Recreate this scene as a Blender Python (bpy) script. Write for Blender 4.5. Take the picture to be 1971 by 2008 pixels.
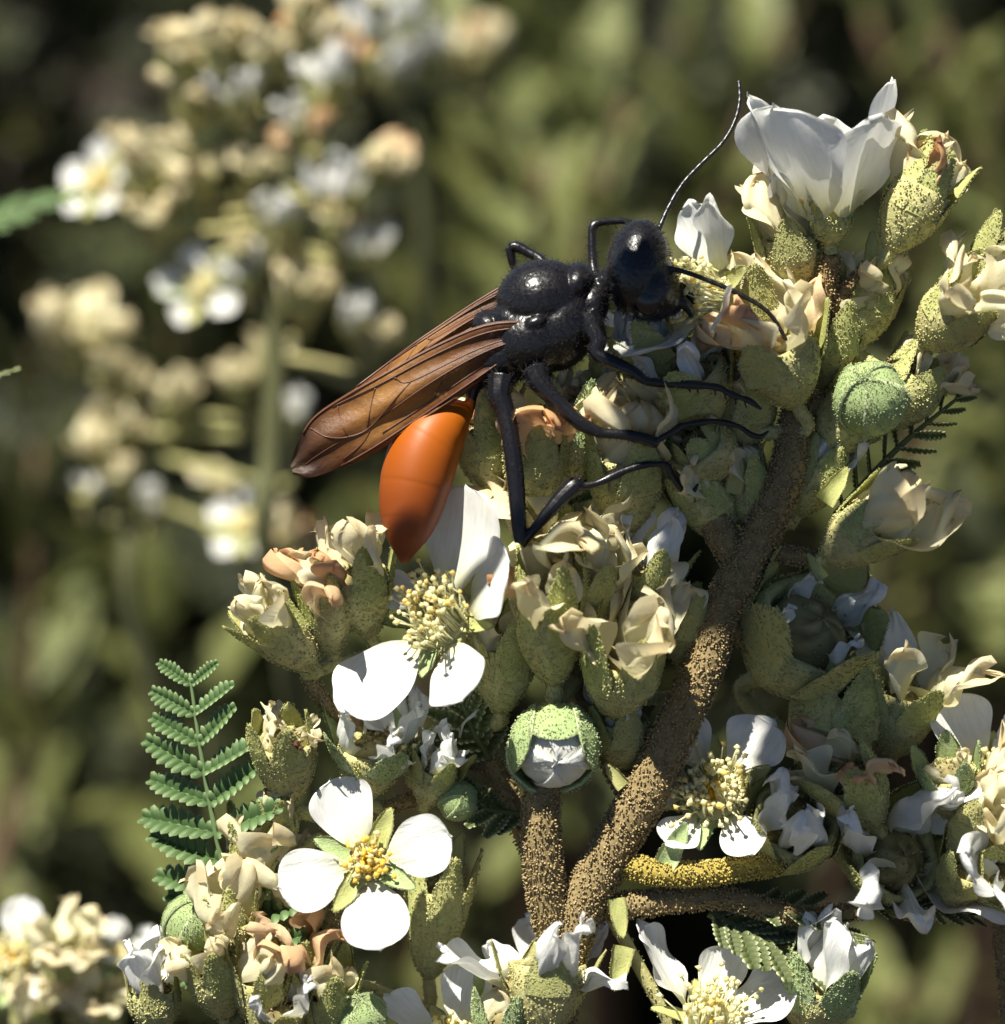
import bpy, math, random
import numpy as np
from mathutils import Vector, Matrix

# ------------------------------------------------------------------ scene, camera, light
for o in list(bpy.data.objects):
    bpy.data.objects.remove(o, do_unlink=True)
scn = bpy.context.scene
COL = scn.collection

S = 0.05 / 1971.0                 # metres for one photo pixel at the wasp (frame about 5 cm wide)
D = 0.14                          # camera to wasp
PITCH = math.radians(25)
O = Vector((0.0, 0.0, 0.62))      # the centre of the flower head, 62 cm above the ground
R_ = Vector((1, 0, 0))
F_ = Vector((0, math.cos(PITCH), -math.sin(PITCH)))
U_ = Vector((0, math.sin(PITCH), math.cos(PITCH)))
T_ = -F_
CAM = O - F_ * D

cam = bpy.data.cameras.new('camera')
cam_o = bpy.data.objects.new('camera', cam)
COL.objects.link(cam_o)
cam.sensor_fit = 'HORIZONTAL'
cam.sensor_width = 36
cam.lens = 36 * D / 0.05
cam.clip_start = 0.005
cam.clip_end = 200
cam_o.location = CAM
cam_o.rotation_euler = (math.pi / 2 - PITCH, 0, 0)
cam.dof.use_dof = True
cam.dof.focus_distance = D
cam.dof.aperture_fstop = (cam.lens / 1000) / 0.0034
scn.camera = cam_o

SUN_CAM = (-0.28, 0.82, 0.48)     # towards the sun: right, up, towards the photographer
sun_dir = (R_ * SUN_CAM[0] + U_ * SUN_CAM[1] + T_ * SUN_CAM[2]).normalized()
sl = bpy.data.lights.new('sun', 'SUN')
sl.energy = 5.0
sl.angle = math.radians(0.5)
sl.color = (1.0, 0.95, 0.84)
so = bpy.data.objects.new('sun', sl)
COL.objects.link(so)
so.location = O + sun_dir * 3
so.rotation_euler = sun_dir.to_track_quat('Z', 'Y').to_euler()

w = bpy.data.worlds.new('World')
scn.world = w
w.use_nodes = True
nt = w.node_tree
nt.nodes.clear()
wo = nt.nodes.new('ShaderNodeOutputWorld')
bg = nt.nodes.new('ShaderNodeBackground')
sky = nt.nodes.new('ShaderNodeTexSky')
sky.sky_type = 'NISHITA'
sky.sun_disc = False
sky.altitude = 2500            # a mountain shrub: thin, deep blue air
sky.air_density = 0.7
sky.dust_density = 0.2
sky.sun_elevation = math.asin(max(-1, min(1, sun_dir.z)))
sky.sun_rotation = math.atan2(sun_dir.x, sun_dir.y)
bg.inputs['Strength'].default_value = 0.05
nt.links.new(sky.outputs[0], bg.inputs[0])
nt.links.new(bg.outputs[0], wo.inputs[0])

vs = scn.view_settings
vs.view_transform = 'Standard'
vs.look = 'None'
vs.exposure = 1.1
vs.gamma = 1
vs.use_curve_mapping = False
scn.render.engine = 'CYCLES'
scn.render.resolution_x = 1005
scn.render.resolution_y = 1024
scn.cycles.transparent_max_bounces = 8
scn.cycles.max_bounces = 7
scn.cycles.diffuse_bounces = 3
scn.cycles.glossy_bounces = 2
scn.cycles.transmission_bounces = 4
scn.cycles.caustics_reflective = False
scn.cycles.caustics_refractive = False

rnd = random.Random(7)


# ------------------------------------------------------------------ helpers
def K(z):
    return (D - z * S) / D


def P(px, py, z=0.0):
    """photo pixel + height above the focal plane (in pixels, towards the photographer) -> world"""
    d = D - z * S
    k = d / D
    return CAM + F_ * d + R_ * ((px - 985.5) * S * k) + U_ * ((1004.0 - py) * S * k)


def W(x, y, z):
    return (R_ * x + U_ * y + T_ * z).normalized()


def frame(axis, ref=None):
    a = axis.normalized()
    r = ref if ref is not None else R_
    x = r - a * r.dot(a)
    if x.length < 0.15:
        x = U_ - a * U_.dot(a)
    x.normalize()
    y = a.cross(x)
    m = Matrix((x, y, a)).transposed()
    return m


class MB:
    def __init__(s):
        s.v, s.f, s.c = [], [], []

    def add(s, vs_, fs, cols):
        b = len(s.v)
        s.v.extend(vs_)
        s.c.extend(cols)
        s.f.extend([tuple(i + b for i in q) for q in fs])

    def mesh(s, name, mat, smooth=True):
        me = bpy.data.meshes.new(name)
        me.from_pydata([tuple(p) for p in s.v], [], s.f)
        at = me.color_attributes.new('tone', 'FLOAT_COLOR', 'POINT')
        arr = np.array([(c[0], c[1], c[2], 1.0) for c in s.c], dtype=np.float32).ravel()
        at.data.foreach_set('color', arr)
        if smooth:
            me.polygons.foreach_set('use_smooth', [True] * len(me.polygons))
        me.materials.append(mat)
        me.update()
        return me

    def build(s, name, mat, parent=None, smooth=True, kind=None):
        o = bpy.data.objects.new(name, s.mesh(name, mat, smooth))
        COL.objects.link(o)
        if parent is not None:
            o.parent = parent
        if kind:
            o['kind'] = kind
        return o


def obj(name, me, parent, loc=(0, 0, 0), rot=None, scale=(1, 1, 1)):
    o = bpy.data.objects.new(name, me)
    COL.objects.link(o)
    o.parent = parent
    m = Matrix.Translation(loc)
    if rot is not None:
        m = m @ rot.to_4x4()
    o.matrix_local = m @ Matrix.Diagonal((scale[0], scale[1], scale[2], 1))
    return o


def thing(name, loc, label, cat, group=None):
    o = bpy.data.objects.new(name, None)
    COL.objects.link(o)
    o.location = loc
    o.empty_display_size = 0.002
    o['label'] = label
    o['category'] = cat
    if group:
        o['group'] = group
    return o


def catmull(pts, per=6):
    P_ = [np.array(p, dtype=float) for p in pts]
    P_ = [2 * P_[0] - P_[1]] + P_ + [2 * P_[-1] - P_[-2]]
    out = []
    for i in range(1, len(P_) - 2):
        a, b, c, d = P_[i - 1:i + 3]
        for k in range(per):
            t = k / per
            out.append(0.5 * (2 * b + (c - a) * t + (2 * a - 5 * b + 4 * c - d) * t * t + (3 * b - a - 3 * c + d) * t ** 3))
    out.append(P_[-2])
    return out


def tube(mb, pts, rad, n=8, tone=(0.5, 0, 0), jitter=0.0, r=None):
    """closed tapered tube through pts (Vectors)"""
    pts = [Vector(p) for p in pts]
    N = len(pts)
    t0 = (pts[1] - pts[0]).normalized()
    ref = Vector((0, 0, 1)) if abs(t0.z) < 0.9 else Vector((1, 0, 0))
    x = (ref - t0 * ref.dot(t0)).normalized()
    V, Fs, frames = [], [], []
    for i in range(N):
        t = (pts[min(i + 1, N - 1)] - pts[max(i - 1, 0)]).normalized()
        x = (x - t * x.dot(t)).normalized()
        y = t.cross(x)
        frames.append((x.copy(), y.copy()))
        for k in range(n):
            a = 2 * math.pi * k / n
            rr = rad[i] * (1 + (r.uniform(-jitter, jitter) if jitter else 0))
            V.append(pts[i] + (x * math.cos(a) + y * math.sin(a)) * rr)
    for i in range(N - 1):
        for k in range(n):
            k2 = (k + 1) % n
            Fs.append((i * n + k, i * n + k2, (i + 1) * n + k2, (i + 1) * n + k))
    V.append(pts[0]); V.append(pts[-1])
    for k in range(n):
        k2 = (k + 1) % n
        Fs.append((k2, k, N * n))
        Fs.append(((N - 1) * n + k, (N - 1) * n + k2, N * n + 1))
    mb.add(V, Fs, [tone] * len(V))
    return frames


def blob(mb, c, nrm, ln, rd, tone):
    """a short stubby hair: elongated octahedron rooted at c"""
    nrm = Vector(nrm)
    ref = Vector((0.3, 0.9, 0.2)) if abs(nrm.y) < 0.8 else Vector((1, 0, 0))
    x = nrm.cross(ref).normalized()
    y = nrm.cross(x)
    c = Vector(c)
    m = c + nrm * (ln * 0.62)
    V = [c - nrm * ln * 0.15, m + x * rd, m + y * rd, m - x * rd, m - y * rd, c + nrm * ln]
    mb.add(V, [(0, 2, 1), (0, 3, 2), (0, 4, 3), (0, 1, 4), (5, 1, 2), (5, 2, 3), (5, 3, 4), (5, 4, 1)], [tone] * 6)


def rdir(r):
    while True:
        v = Vector((r.uniform(-1, 1), r.uniform(-1, 1), r.uniform(-1, 1)))
        if 0.05 < v.length < 1:
            return v.normalized()


# ------------------------------------------------------------------ materials
def new_mat(name):
    m = bpy.data.materials.new(name)
    m.use_nodes = True
    n = m.node_tree
    n.nodes.clear()
    out = n.nodes.new('ShaderNodeOutputMaterial')
    return m, n, out


def ramp(n, stops, src):
    r = n.nodes.new('ShaderNodeValToRGB')
    el = r.color_ramp.elements
    while len(el) < len(stops):
        el.new(0.5)
    for e, (p, c) in zip(el, stops):
        e.position = p
        e.color = (*c, 1)
    n.links.new(src, r.inputs[0])
    return r.outputs[0]


def mixc(n, fac, a, b, mode='MIX'):
    m = n.nodes.new('ShaderNodeMix')
    m.data_type = 'RGBA'
    m.blend_type = mode
    for i, v in ((0, fac), (6, a), (7, b)):
        if isinstance(v, (int, float)):
            m.inputs[i].default_value = v
        elif isinstance(v, tuple):
            m.inputs[i].default_value = (*v, 1)
        else:
            n.links.new(v, m.inputs[i])
    return m.outputs[2]


def noise(n, scale, detail=3, coord='Object', rough=0.55, stretch=None):
    tc = n.nodes.new('ShaderNodeTexCoord')
    t = n.nodes.new('ShaderNodeTexNoise')
    t.inputs['Scale'].default_value = scale
    t.inputs['Detail'].default_value = detail
    t.inputs['Roughness'].default_value = rough
    if stretch:
        mp = n.nodes.new('ShaderNodeMapping')
        mp.inputs['Scale'].default_value = stretch
        n.links.new(tc.outputs[coord], mp.inputs['Vector'])
        n.links.new(mp.outputs[0], t.inputs['Vector'])
    else:
        n.links.new(tc.outputs[coord], t.inputs['Vector'])
    return t.outputs['Fac']


def tone_sep(n):
    a = n.nodes.new('ShaderNodeAttribute')
    a.attribute_name = 'tone'
    s = n.nodes.new('ShaderNodeSeparateColor')
    n.links.new(a.outputs['Color'], s.inputs[0])
    return s.outputs


def leafy(name, stops, translucent=0.25, rough=0.6, nscale=6, bump=0.4, hue_var=0.0, var_col=None, spec=0.3, ncolor=None, coord='Object', trans_col=None, stretch=None):
    """diffuse + translucent organic sheet; colour from the first channel of 'tone' through a ramp"""
    m, n, out = new_mat(name)
    t = tone_sep(n)
    col = ramp(n, stops, t[0])
    nz = noise(n, nscale, 4, coord, 0.6, stretch)
    if ncolor:
        f = ramp(n, [(0.45, (0, 0, 0)), (0.65, (1, 1, 1))], nz)
        col = mixc(n, f, col, ncolor)
    if var_col:
        oi = n.nodes.new('ShaderNodeObjectInfo')
        mm = n.nodes.new('ShaderNodeMath'); mm.operation = 'MULTIPLY'
        mm.inputs[1].default_value = hue_var
        n.links.new(oi.outputs['Random'], mm.inputs[0])
        col = mixc(n, mm.outputs[0], col, var_col)
    p = n.nodes.new('ShaderNodeBsdfPrincipled')
    n.links.new(col, p.inputs['Base Color'])
    p.inputs['Roughness'].default_value = rough
    p.inputs['Specular IOR Level'].default_value = spec
    if bump:
        b = n.nodes.new('ShaderNodeBump')
        b.inputs['Strength'].default_value = bump
        b.inputs['Distance'].default_value = 0.0001 if coord == 'World' else 0.00008
        n.links.new(nz, b.inputs['Height'])
        n.links.new(b.outputs[0], p.inputs['Normal'])
    if translucent > 0:
        tr = n.nodes.new('ShaderNodeBsdfTranslucent')
        if trans_col:
            tr.inputs[0].default_value = (*trans_col, 1)
        else:
            n.links.new(col, tr.inputs[0])
        mx = n.nodes.new('ShaderNodeMixShader')
        mx.inputs[0].default_value = translucent
        n.links.new(p.outputs[0], mx.inputs[1])
        n.links.new(tr.outputs[0], mx.inputs[2])
        n.links.new(mx.outputs[0], out.inputs[0])
    else:
        n.links.new(p.outputs[0], out.inputs[0])
    return m


M = {}
M['petal'] = leafy('petal_white', [(0.0, (0.62, 0.60, 0.22)), (0.22, (0.78, 0.77, 0.60)), (0.45, (0.83, 0.83, 0.80))], 0.34, 0.45, 3, 0.8, spec=0.35, stretch=(1.0, 7.0, 2.0), ncolor=(0.74, 0.75, 0.70))
M['dry'] = leafy('petal_dry', [(0.0, (0.64, 0.62, 0.27)), (0.35, (0.79, 0.75, 0.49)), (0.8, (0.81, 0.78, 0.55)), (1.0, (0.76, 0.66, 0.41))], 0.40, 0.7, 5, 0.6, 0.30, (0.75, 0.60, 0.36))
M['dry_orange'] = leafy('petal_dry_orange', [(0.0, (0.66, 0.52, 0.25)), (0.55, (0.75, 0.55, 0.31)), (1.0, (0.66, 0.34, 0.15))], 0.34, 0.7, 5, 0.6, 0.6, (0.80, 0.72, 0.50))
M['sepal'] = leafy('sepal_green', [(0.0, (0.38, 0.43, 0.13)), (0.5, (0.53, 0.56, 0.21)), (1.0, (0.67, 0.67, 0.34))], 0.30, 0.75, 26, 0.8, 0.5, (0.60, 0.54, 0.25), ncolor=(0.39, 0.42, 0.13))
M['calyx'] = leafy('calyx_felt', [(0.0, (0.31, 0.31, 0.125)), (0.5, (0.47, 0.46, 0.195)), (1.0, (0.62, 0.59, 0.30))], 0.0, 0.85, 5200, 0.9, 0.5, (0.47, 0.40, 0.19), ncolor=(0.30, 0.295, 0.115))
M['bud'] = leafy('bud_green', [(0.0, (0.27, 0.37, 0.14)), (0.5, (0.40, 0.49, 0.23)), (1.0, (0.60, 0.65, 0.42))], 0.16, 0.75, 24, 0.7, ncolor=(0.27, 0.36, 0.13))
M['stem'] = leafy('stem_felt', [(0.0, (0.16, 0.12, 0.05)), (0.5, (0.30, 0.225, 0.105)), (1.0, (0.52, 0.40, 0.22))], 0.0, 0.85, 5200, 0.9, ncolor=(0.19, 0.14, 0.062))
M['stem_y'] = leafy('stem_yellow', [(0.0, (0.20, 0.15, 0.03)), (0.5, (0.36, 0.28, 0.06)), (1.0, (0.58, 0.48, 0.16))], 0.0, 0.85, 5200, 0.9)
M['stamen'] = leafy('stamen', [(0.0, (0.90, 0.88, 0.62)), (0.5, (0.92, 0.86, 0.52)), (1.0, (0.92, 0.68, 0.13))], 0.5, 0.6, 9, 0)
M['disc'] = leafy('flower_disc', [(0.0, (0.76, 0.70, 0.30)), (1.0, (0.84, 0.80, 0.46))], 0.2, 0.6, 9, 0)
M['seed'] = leafy('seed_head', [(0.0, (0.10, 0.07, 0.03)), (0.5, (0.24, 0.21, 0.09)), (1.0, (0.42, 0.36, 0.18))], 0.0, 0.85, 5200, 0.8)
M['pistil'] = leafy('pistil', [(0.0, (0.75, 0.55, 0.08)), (1.0, (0.88, 0.55, 0.03))], 0.25, 0.6, 9, 0)
M['hole'] = leafy('withered_brown', [(0.0, (0.035, 0.012, 0.006)), (1.0, (0.12, 0.045, 0.02))], 0.0, 0.8, 9, 0)
M['leaf'] = leafy('fern_leaf_green', [(0.0, (0.04, 0.085, 0.025)), (0.5, (0.12, 0.19, 0.07)), (1.0, (0.30, 0.38, 0.20))], 0.15, 0.55, 8, 0.4)
M['leaf_edge'] = leafy('fern_leaf_pale_edge', [(0.0, (0.05, 0.07, 0.02)), (0.6, (0.12, 0.145, 0.05)), (1.0, (0.50, 0.52, 0.32))], 0.15, 0.6, 8, 0.4)
M['bgleaf'] = leafy('foliage', [(0.0, (0.07, 0.09, 0.02)), (1.0, (0.27, 0.30, 0.11))], 0.35, 0.5, 8, 0, 0.6, (0.18, 0.18, 0.05))  # lighter copy of the shrub's leaf colour, sunlit brightness painted in
M['deep'] = leafy('foliage_painted_shade', [(0.0, (0.010, 0.014, 0.004)), (1.0, (0.055, 0.065, 0.018))], 0.2, 0.6, 8, 0)  # same leaves darkened, the shade inside the shrub is painted into the colour
M['softstem'] = leafy('stem_olive', [(0.0, (0.07, 0.075, 0.03)), (1.0, (0.13, 0.13, 0.055))], 0.0, 0.8, 300, 0.3)
M['bark'] = leafy('bark', [(0.0, (0.06, 0.035, 0.02)), (1.0, (0.16, 0.10, 0.06))], 0.0, 0.85, 60, 0.5)


def wasp_material():
    m, n, out = new_mat('wasp_body')
    t = tone_sep(n)
    nz = noise(n, 2200, 4)
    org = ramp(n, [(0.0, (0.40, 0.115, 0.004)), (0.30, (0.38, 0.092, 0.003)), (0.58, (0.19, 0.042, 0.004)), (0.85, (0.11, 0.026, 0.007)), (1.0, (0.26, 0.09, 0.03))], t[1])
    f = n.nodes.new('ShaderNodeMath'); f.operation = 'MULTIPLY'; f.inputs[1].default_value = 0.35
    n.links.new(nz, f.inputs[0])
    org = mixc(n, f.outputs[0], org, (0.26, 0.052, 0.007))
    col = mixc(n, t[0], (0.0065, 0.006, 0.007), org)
    p = n.nodes.new('ShaderNodeBsdfPrincipled')
    n.links.new(col, p.inputs['Base Color'])
    rr = ramp(n, [(0.0, (0.22, 0.22, 0.22)), (1.0, (0.44, 0.44, 0.44))], nz)
    ra = mixc(n, t[0], rr, (0.46, 0.46, 0.46))
    n.links.new(ra, p.inputs['Roughness'])
    sp = mixc(n, t[0], (0.45, 0.45, 0.45), (0.25, 0.25, 0.25))
    n.links.new(sp, p.inputs['Specular IOR Level'])
    b = n.nodes.new('ShaderNodeBump')
    b.inputs['Distance'].default_value = 0.00006
    st = n.nodes.new('ShaderNodeMath'); st.operation = 'MULTIPLY_ADD'
    st.inputs[1].default_value = -0.38; st.inputs[2].default_value = 0.45
    n.links.new(t[0], st.inputs[0])
    n.links.new(st.outputs[0], b.inputs['Strength'])
    n.links.new(nz, b.inputs['Height'])
    n.links.new(b.outputs[0], p.inputs['Normal'])
    n.links.new(p.outputs[0], out.inputs[0])
    return m


def wing_material():
    m, n, out = new_mat('wasp_wing')
    t = tone_sep(n)
    col = ramp(n, [(0.0, (0.06, 0.02, 0.009)), (0.22, (0.17, 0.065, 0.02)), (0.46, (0.42, 0.20, 0.05)), (0.64, (0.20, 0.08, 0.024)), (0.80, (0.045, 0.02, 0.011)), (1.0, (0.075, 0.05, 0.032))], t[0])
    dk = ramp(n, [(0.35, (0, 0, 0)), (1.0, (1, 1, 1))], t[1])
    col = mixc(n, dk, col, (0.16, 0.035, 0.015))
    nz = noise(n, 900, 6, 'Object', 0.65)
    ff = ramp(n, [(0.4, (0, 0, 0)), (0.75, (0.6, 0.6, 0.6))], nz)
    col = mixc(n, ff, col, (0.12, 0.05, 0.02))
    p = n.nodes.new('ShaderNodeBsdfPrincipled')
    n.links.new(col, p.inputs['Base Color'])
    p.inputs['Roughness'].default_value = 0.46
    p.inputs['Specular IOR Level'].default_value = 0.35
    b = n.nodes.new('ShaderNodeBump'); b.inputs['Strength'].default_value = 0.9; b.inputs['Distance'].default_value = 0.00014
    n.links.new(nz, b.inputs['Height']); n.links.new(b.outputs[0], p.inputs['Normal'])
    tr = n.nodes.new('ShaderNodeBsdfTranslucent'); n.links.new(col, tr.inputs[0])
    tp = n.nodes.new('ShaderNodeBsdfTransparent'); tp.inputs[0].default_value = (0.75, 0.5, 0.3, 1)
    m1 = n.nodes.new('ShaderNodeMixShader'); m1.inputs[0].default_value = 0.35
    n.links.new(p.outputs[0], m1.inputs[1]); n.links.new(tr.outputs[0], m1.inputs[2])
    m2 = n.nodes.new('ShaderNodeMixShader'); m2.inputs[0].default_value = 0.10
    n.links.new(m1.outputs[0], m2.inputs[1]); n.links.new(tp.outputs[0], m2.inputs[2])
    n.links.new(m2.outputs[0], out.inputs[0])
    return m


def plain(name, col, rough, spec=0.5):
    m, n, out = new_mat(name)
    p = n.nodes.new('ShaderNodeBsdfPrincipled')
    nz = noise(n, 3000, 2)
    c = mixc(n, nz, tuple(x * 0.8 for x in col), tuple(x * 1.2 for x in col))
    n.links.new(c, p.inputs['Base Color'])
    p.inputs['Roughness'].default_value = rough
    p.inputs['Specular IOR Level'].default_value = spec
    n.links.new(p.outputs[0], out.inputs[0])
    return m


M['wasp'] = wasp_material()
M['wing'] = wing_material()
M['vein'] = plain('wing_vein', (0.09, 0.03, 0.012), 0.45)
M['eye'] = plain('wasp_eye', (0.006, 0.005, 0.006), 0.22)
M['hair'] = plain('wasp_hair', (0.02, 0.018, 0.018), 0.7, 0.2)


def ground_material():
    m, n, out = new_mat('soil')
    a = noise(n, 9, 8); b = noise(n, 70, 6)
    c1 = ramp(n, [(0.3, (0.02, 0.014, 0.009)), (0.7, (0.06, 0.043, 0.027))], a)
    c2 = ramp(n, [(0.35, (0.018, 0.013, 0.008)), (0.75, (0.09, 0.065, 0.04))], b)
    col = mixc(n, 0.5, c1, c2)
    p = n.nodes.new('ShaderNodeBsdfPrincipled')
    n.links.new(col, p.inputs['Base Color']); p.inputs['Roughness'].default_value = 0.95
    bp = n.nodes.new('ShaderNodeBump'); bp.inputs['Strength'].default_value = 0.8; bp.inputs['Distance'].default_value = 0.01
    n.links.new(b, bp.inputs['Height']); n.links.new(bp.outputs[0], p.inputs['Normal'])
    n.links.new(p.outputs[0], out.inputs[0])
    return m


# ------------------------------------------------------------------ ground
def build_ground():
    mb = MB()
    n = 60
    g = []
    for i in range(n + 1):
        t = (i / n) * 2 - 1
        g.append(math.copysign(abs(t) ** 3, t) * 60)
    r = random.Random(3)
    V, Fs = [], []
    for j in range(n + 1):
        for i in range(n + 1):
            x, y = g[i], g[j] + 0.4
            V.append(Vector((x, y, 0.015 * math.sin(x * 3.1 + 1) * math.cos(y * 2.3) + (r.uniform(-0.006, 0.006) if abs(x) < 4 else 0))))
    for j in range(n):
        for i in range(n):
            a = j * (n + 1) + i
            Fs.append((a, a + 1, a + n + 2, a + n + 1))
    mb.add(V, Fs, [(0.5, 0, 0)] * len(V))
    o = mb.build('ground', ground_material())
    o['kind'] = 'structure'


build_ground()


# ------------------------------------------------------------------ petals, sepals
def petal_mesh(name, seed, mat, crumple=0.0, ruffle=0.02, cup=0.25, curl=0.1, narrow=1.0, nu=16, nv=12):
    r = random.Random(seed)
    ph = [r.uniform(0, 6.28) for _ in range(10)]
    mb = MB()
    V, C, Fs = [], [], []
    for i in range(nu + 1):
        u = i / nu
        u = 0.45 * u + 0.55 * math.sin(u * math.pi / 2)
        uu = 0.02 + 0.98 * u
        hw = (uu ** 0.62) * max(0.0, 1 - uu ** 3.4) ** 0.5 * 0.62 * narrow
        hw *= 1 + ruffle * 2 * math.sin(u * 9 + ph[0])
        for j in range(nv + 1):
            v = j / nv * 2 - 1
            edge = abs(v) ** 3
            x = u * (1 - 0.05 * v * v) + ruffle * math.sin(v * 7 + ph[1]) * u ** 6 * 1.2
            if u > 0.9:
                x += -0.03 * math.exp(-(v / 0.25) ** 2) * (u - 0.9) * 10 * (0.5 + 0.5 * math.sin(ph[9]))
            y = v * hw
            z = cup * (v * v * hw * 0.9) + curl * (u - 0.3) ** 2 * (1 if u > 0.3 else -0.6)
            z += ruffle * edge * math.sin(u * 11 + ph[2] + (2 if v > 0 else 0)) * 1.6
            z += 0.012 * math.sin(v * 9 + ph[3]) * u
            if crumple:
                z += crumple * (0.16 * math.sin(5 * u + ph[4] + 3 * v) + 0.10 * math.sin(9 * v + ph[5] - 4 * u) * u)
                y += crumple * hw * 0.5 * math.sin(4 * u + ph[6] + 2 * v)
                x += crumple * 0.10 * math.sin(8 * v + ph[7]) * u
                z += crumple * 0.5 * (u ** 2) * math.sin(ph[8])
            V.append(Vector((x, y, z)))
            C.append((u, abs(v), 0))
    for i in range(nu):
        for j in range(nv):
            a = i * (nv + 1) + j
            Fs.append((a, a + 1, a + nv + 2, a + nv + 1))
    mb.add(V, Fs, C)
    return mb.mesh(name, mat)


PET = [petal_mesh('petal', 10 + i, M['petal'], 0.0, 0.018 + 0.012 * (i % 3), 0.22 + 0.10 * (i % 2), 0.05 + 0.10 * (i % 4)) for i in range(8)]
PETF = [petal_mesh('petal', 25 + i, M['petal'], 0.06, 0.016, 0.10, 0.03 + 0.02 * i) for i in range(5)]
PETR = [petal_mesh('petal', 40 + i, M['petal'], 0.35, 0.04, 0.5, 0.3, 0.85) for i in range(6)]
DRY = [petal_mesh('dry_petal', 70 + i, M['dry'], 0.6 + 0.2 * (i % 3), 0.07, 0.6, 0.2, 0.85) for i in range(9)]
DRO = [petal_mesh('dry_petal', 90 + i, M['dry_orange'], 1.0, 0.05, 0.7, 0.2, 0.7) for i in range(5)]
WIL = [petal_mesh('wilted_petal', 110 + i, M['petal'], 0.5, 0.05, 0.6, 0.5, 0.72) for i in range(6)]
DEADP = [petal_mesh('dry_petal', 130 + i, M['hole'], 0.8, 0.05, 0.6, 0.2, 0.7) for i in range(3)]


def sepal_mesh(name, seed, mat, curl=0.0, keel=0.22, wid=0.66, hairs=230):
    """felted pointed blade along +x, closed, one unit long, with stubby hairs outside (-z)"""
    r = random.Random(seed)
    mb = MB()
    nu, nv = 9, 6
    top, bot, C = [], [], []
    ph = r.uniform(0, 6)

    def surf(u, v):
        hw = wid * 0.5 * (0.95 + 0.75 * u) * max(0.0, 1 - u) ** 0.72 + 0.003
        y = v * hw * (1 + 0.05 * math.sin(u * 14 + ph))
        z = keel * abs(v) ** 1.4 * hw * 1.6 + curl * u * u + 0.012 * math.sin(u * 8 + ph + v * 2)
        return Vector((u, y, z))
    for i in range(nu + 1):
        for j in range(nv + 1):
            u, v = i / nu, j / nv * 2 - 1
            p = surf(u, v)
            top.append(p + Vector((0, 0, 0.018 * (1 - abs(v)))))
            bot.append(p - Vector((0, 0, 0.035 * (1 - abs(v) ** 2) * (1 - u * 0.6))))
            C.append((0.45 + 0.5 * abs(v) ** 4 + 0.15 * r.uniform(-1, 1), abs(v), 0))
    Fs = []
    nn = (nu + 1) * (nv + 1)
    for i in range(nu):
        for j in range(nv):
            a = i * (nv + 1) + j
            Fs.append((a, a + 1, a + nv + 2, a + nv + 1))
            Fs.append((nn + a, nn + a + nv + 1, nn + a + nv + 2, nn + a + 1))
    for i in range(nu):
        for j in (0, nv):
            a = i * (nv + 1) + j
            b = a + nv + 1
            Fs.append((a, b, nn + b, nn + a) if j == 0 else (a, nn + a, nn + b, b))
    for j in range(nv):
        a = nu * (nv + 1) + j
        Fs.append((a, a + 1, nn + a + 1, nn + a))
    mb.add(top + bot, Fs, C + C)
    for _ in range(hairs):
        u, v = r.random() ** 0.8 * 0.97, r.uniform(-1, 1)
        if r.random() < 0.3:
            v = math.copysign(r.uniform(0.85, 1.0), v)
        p = surf(u, v)
        d = Vector((r.uniform(-0.3, 0.6), v * 0.9 + r.uniform(-.4, .4), -1 + 0.8 * abs(v) ** 4)).normalized()
        blob(mb, p - Vector((0, 0, 0.02 * (1 - v * v))), d, r.uniform(0.022, 0.045), r.uniform(0.010, 0.017), (r.uniform(0.5, 0.95), 0, 0))
    return mb.mesh(name, mat)


SEP = [sepal_mesh('sepal', 200 + i, M['sepal'], (-0.04, 0.06, 0.14, 0.22)[i % 4]) for i in range(6)]
SEPG = [sepal_mesh('sepal', 230 + i, M['bud'], 0.1) for i in range(3)]


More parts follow.
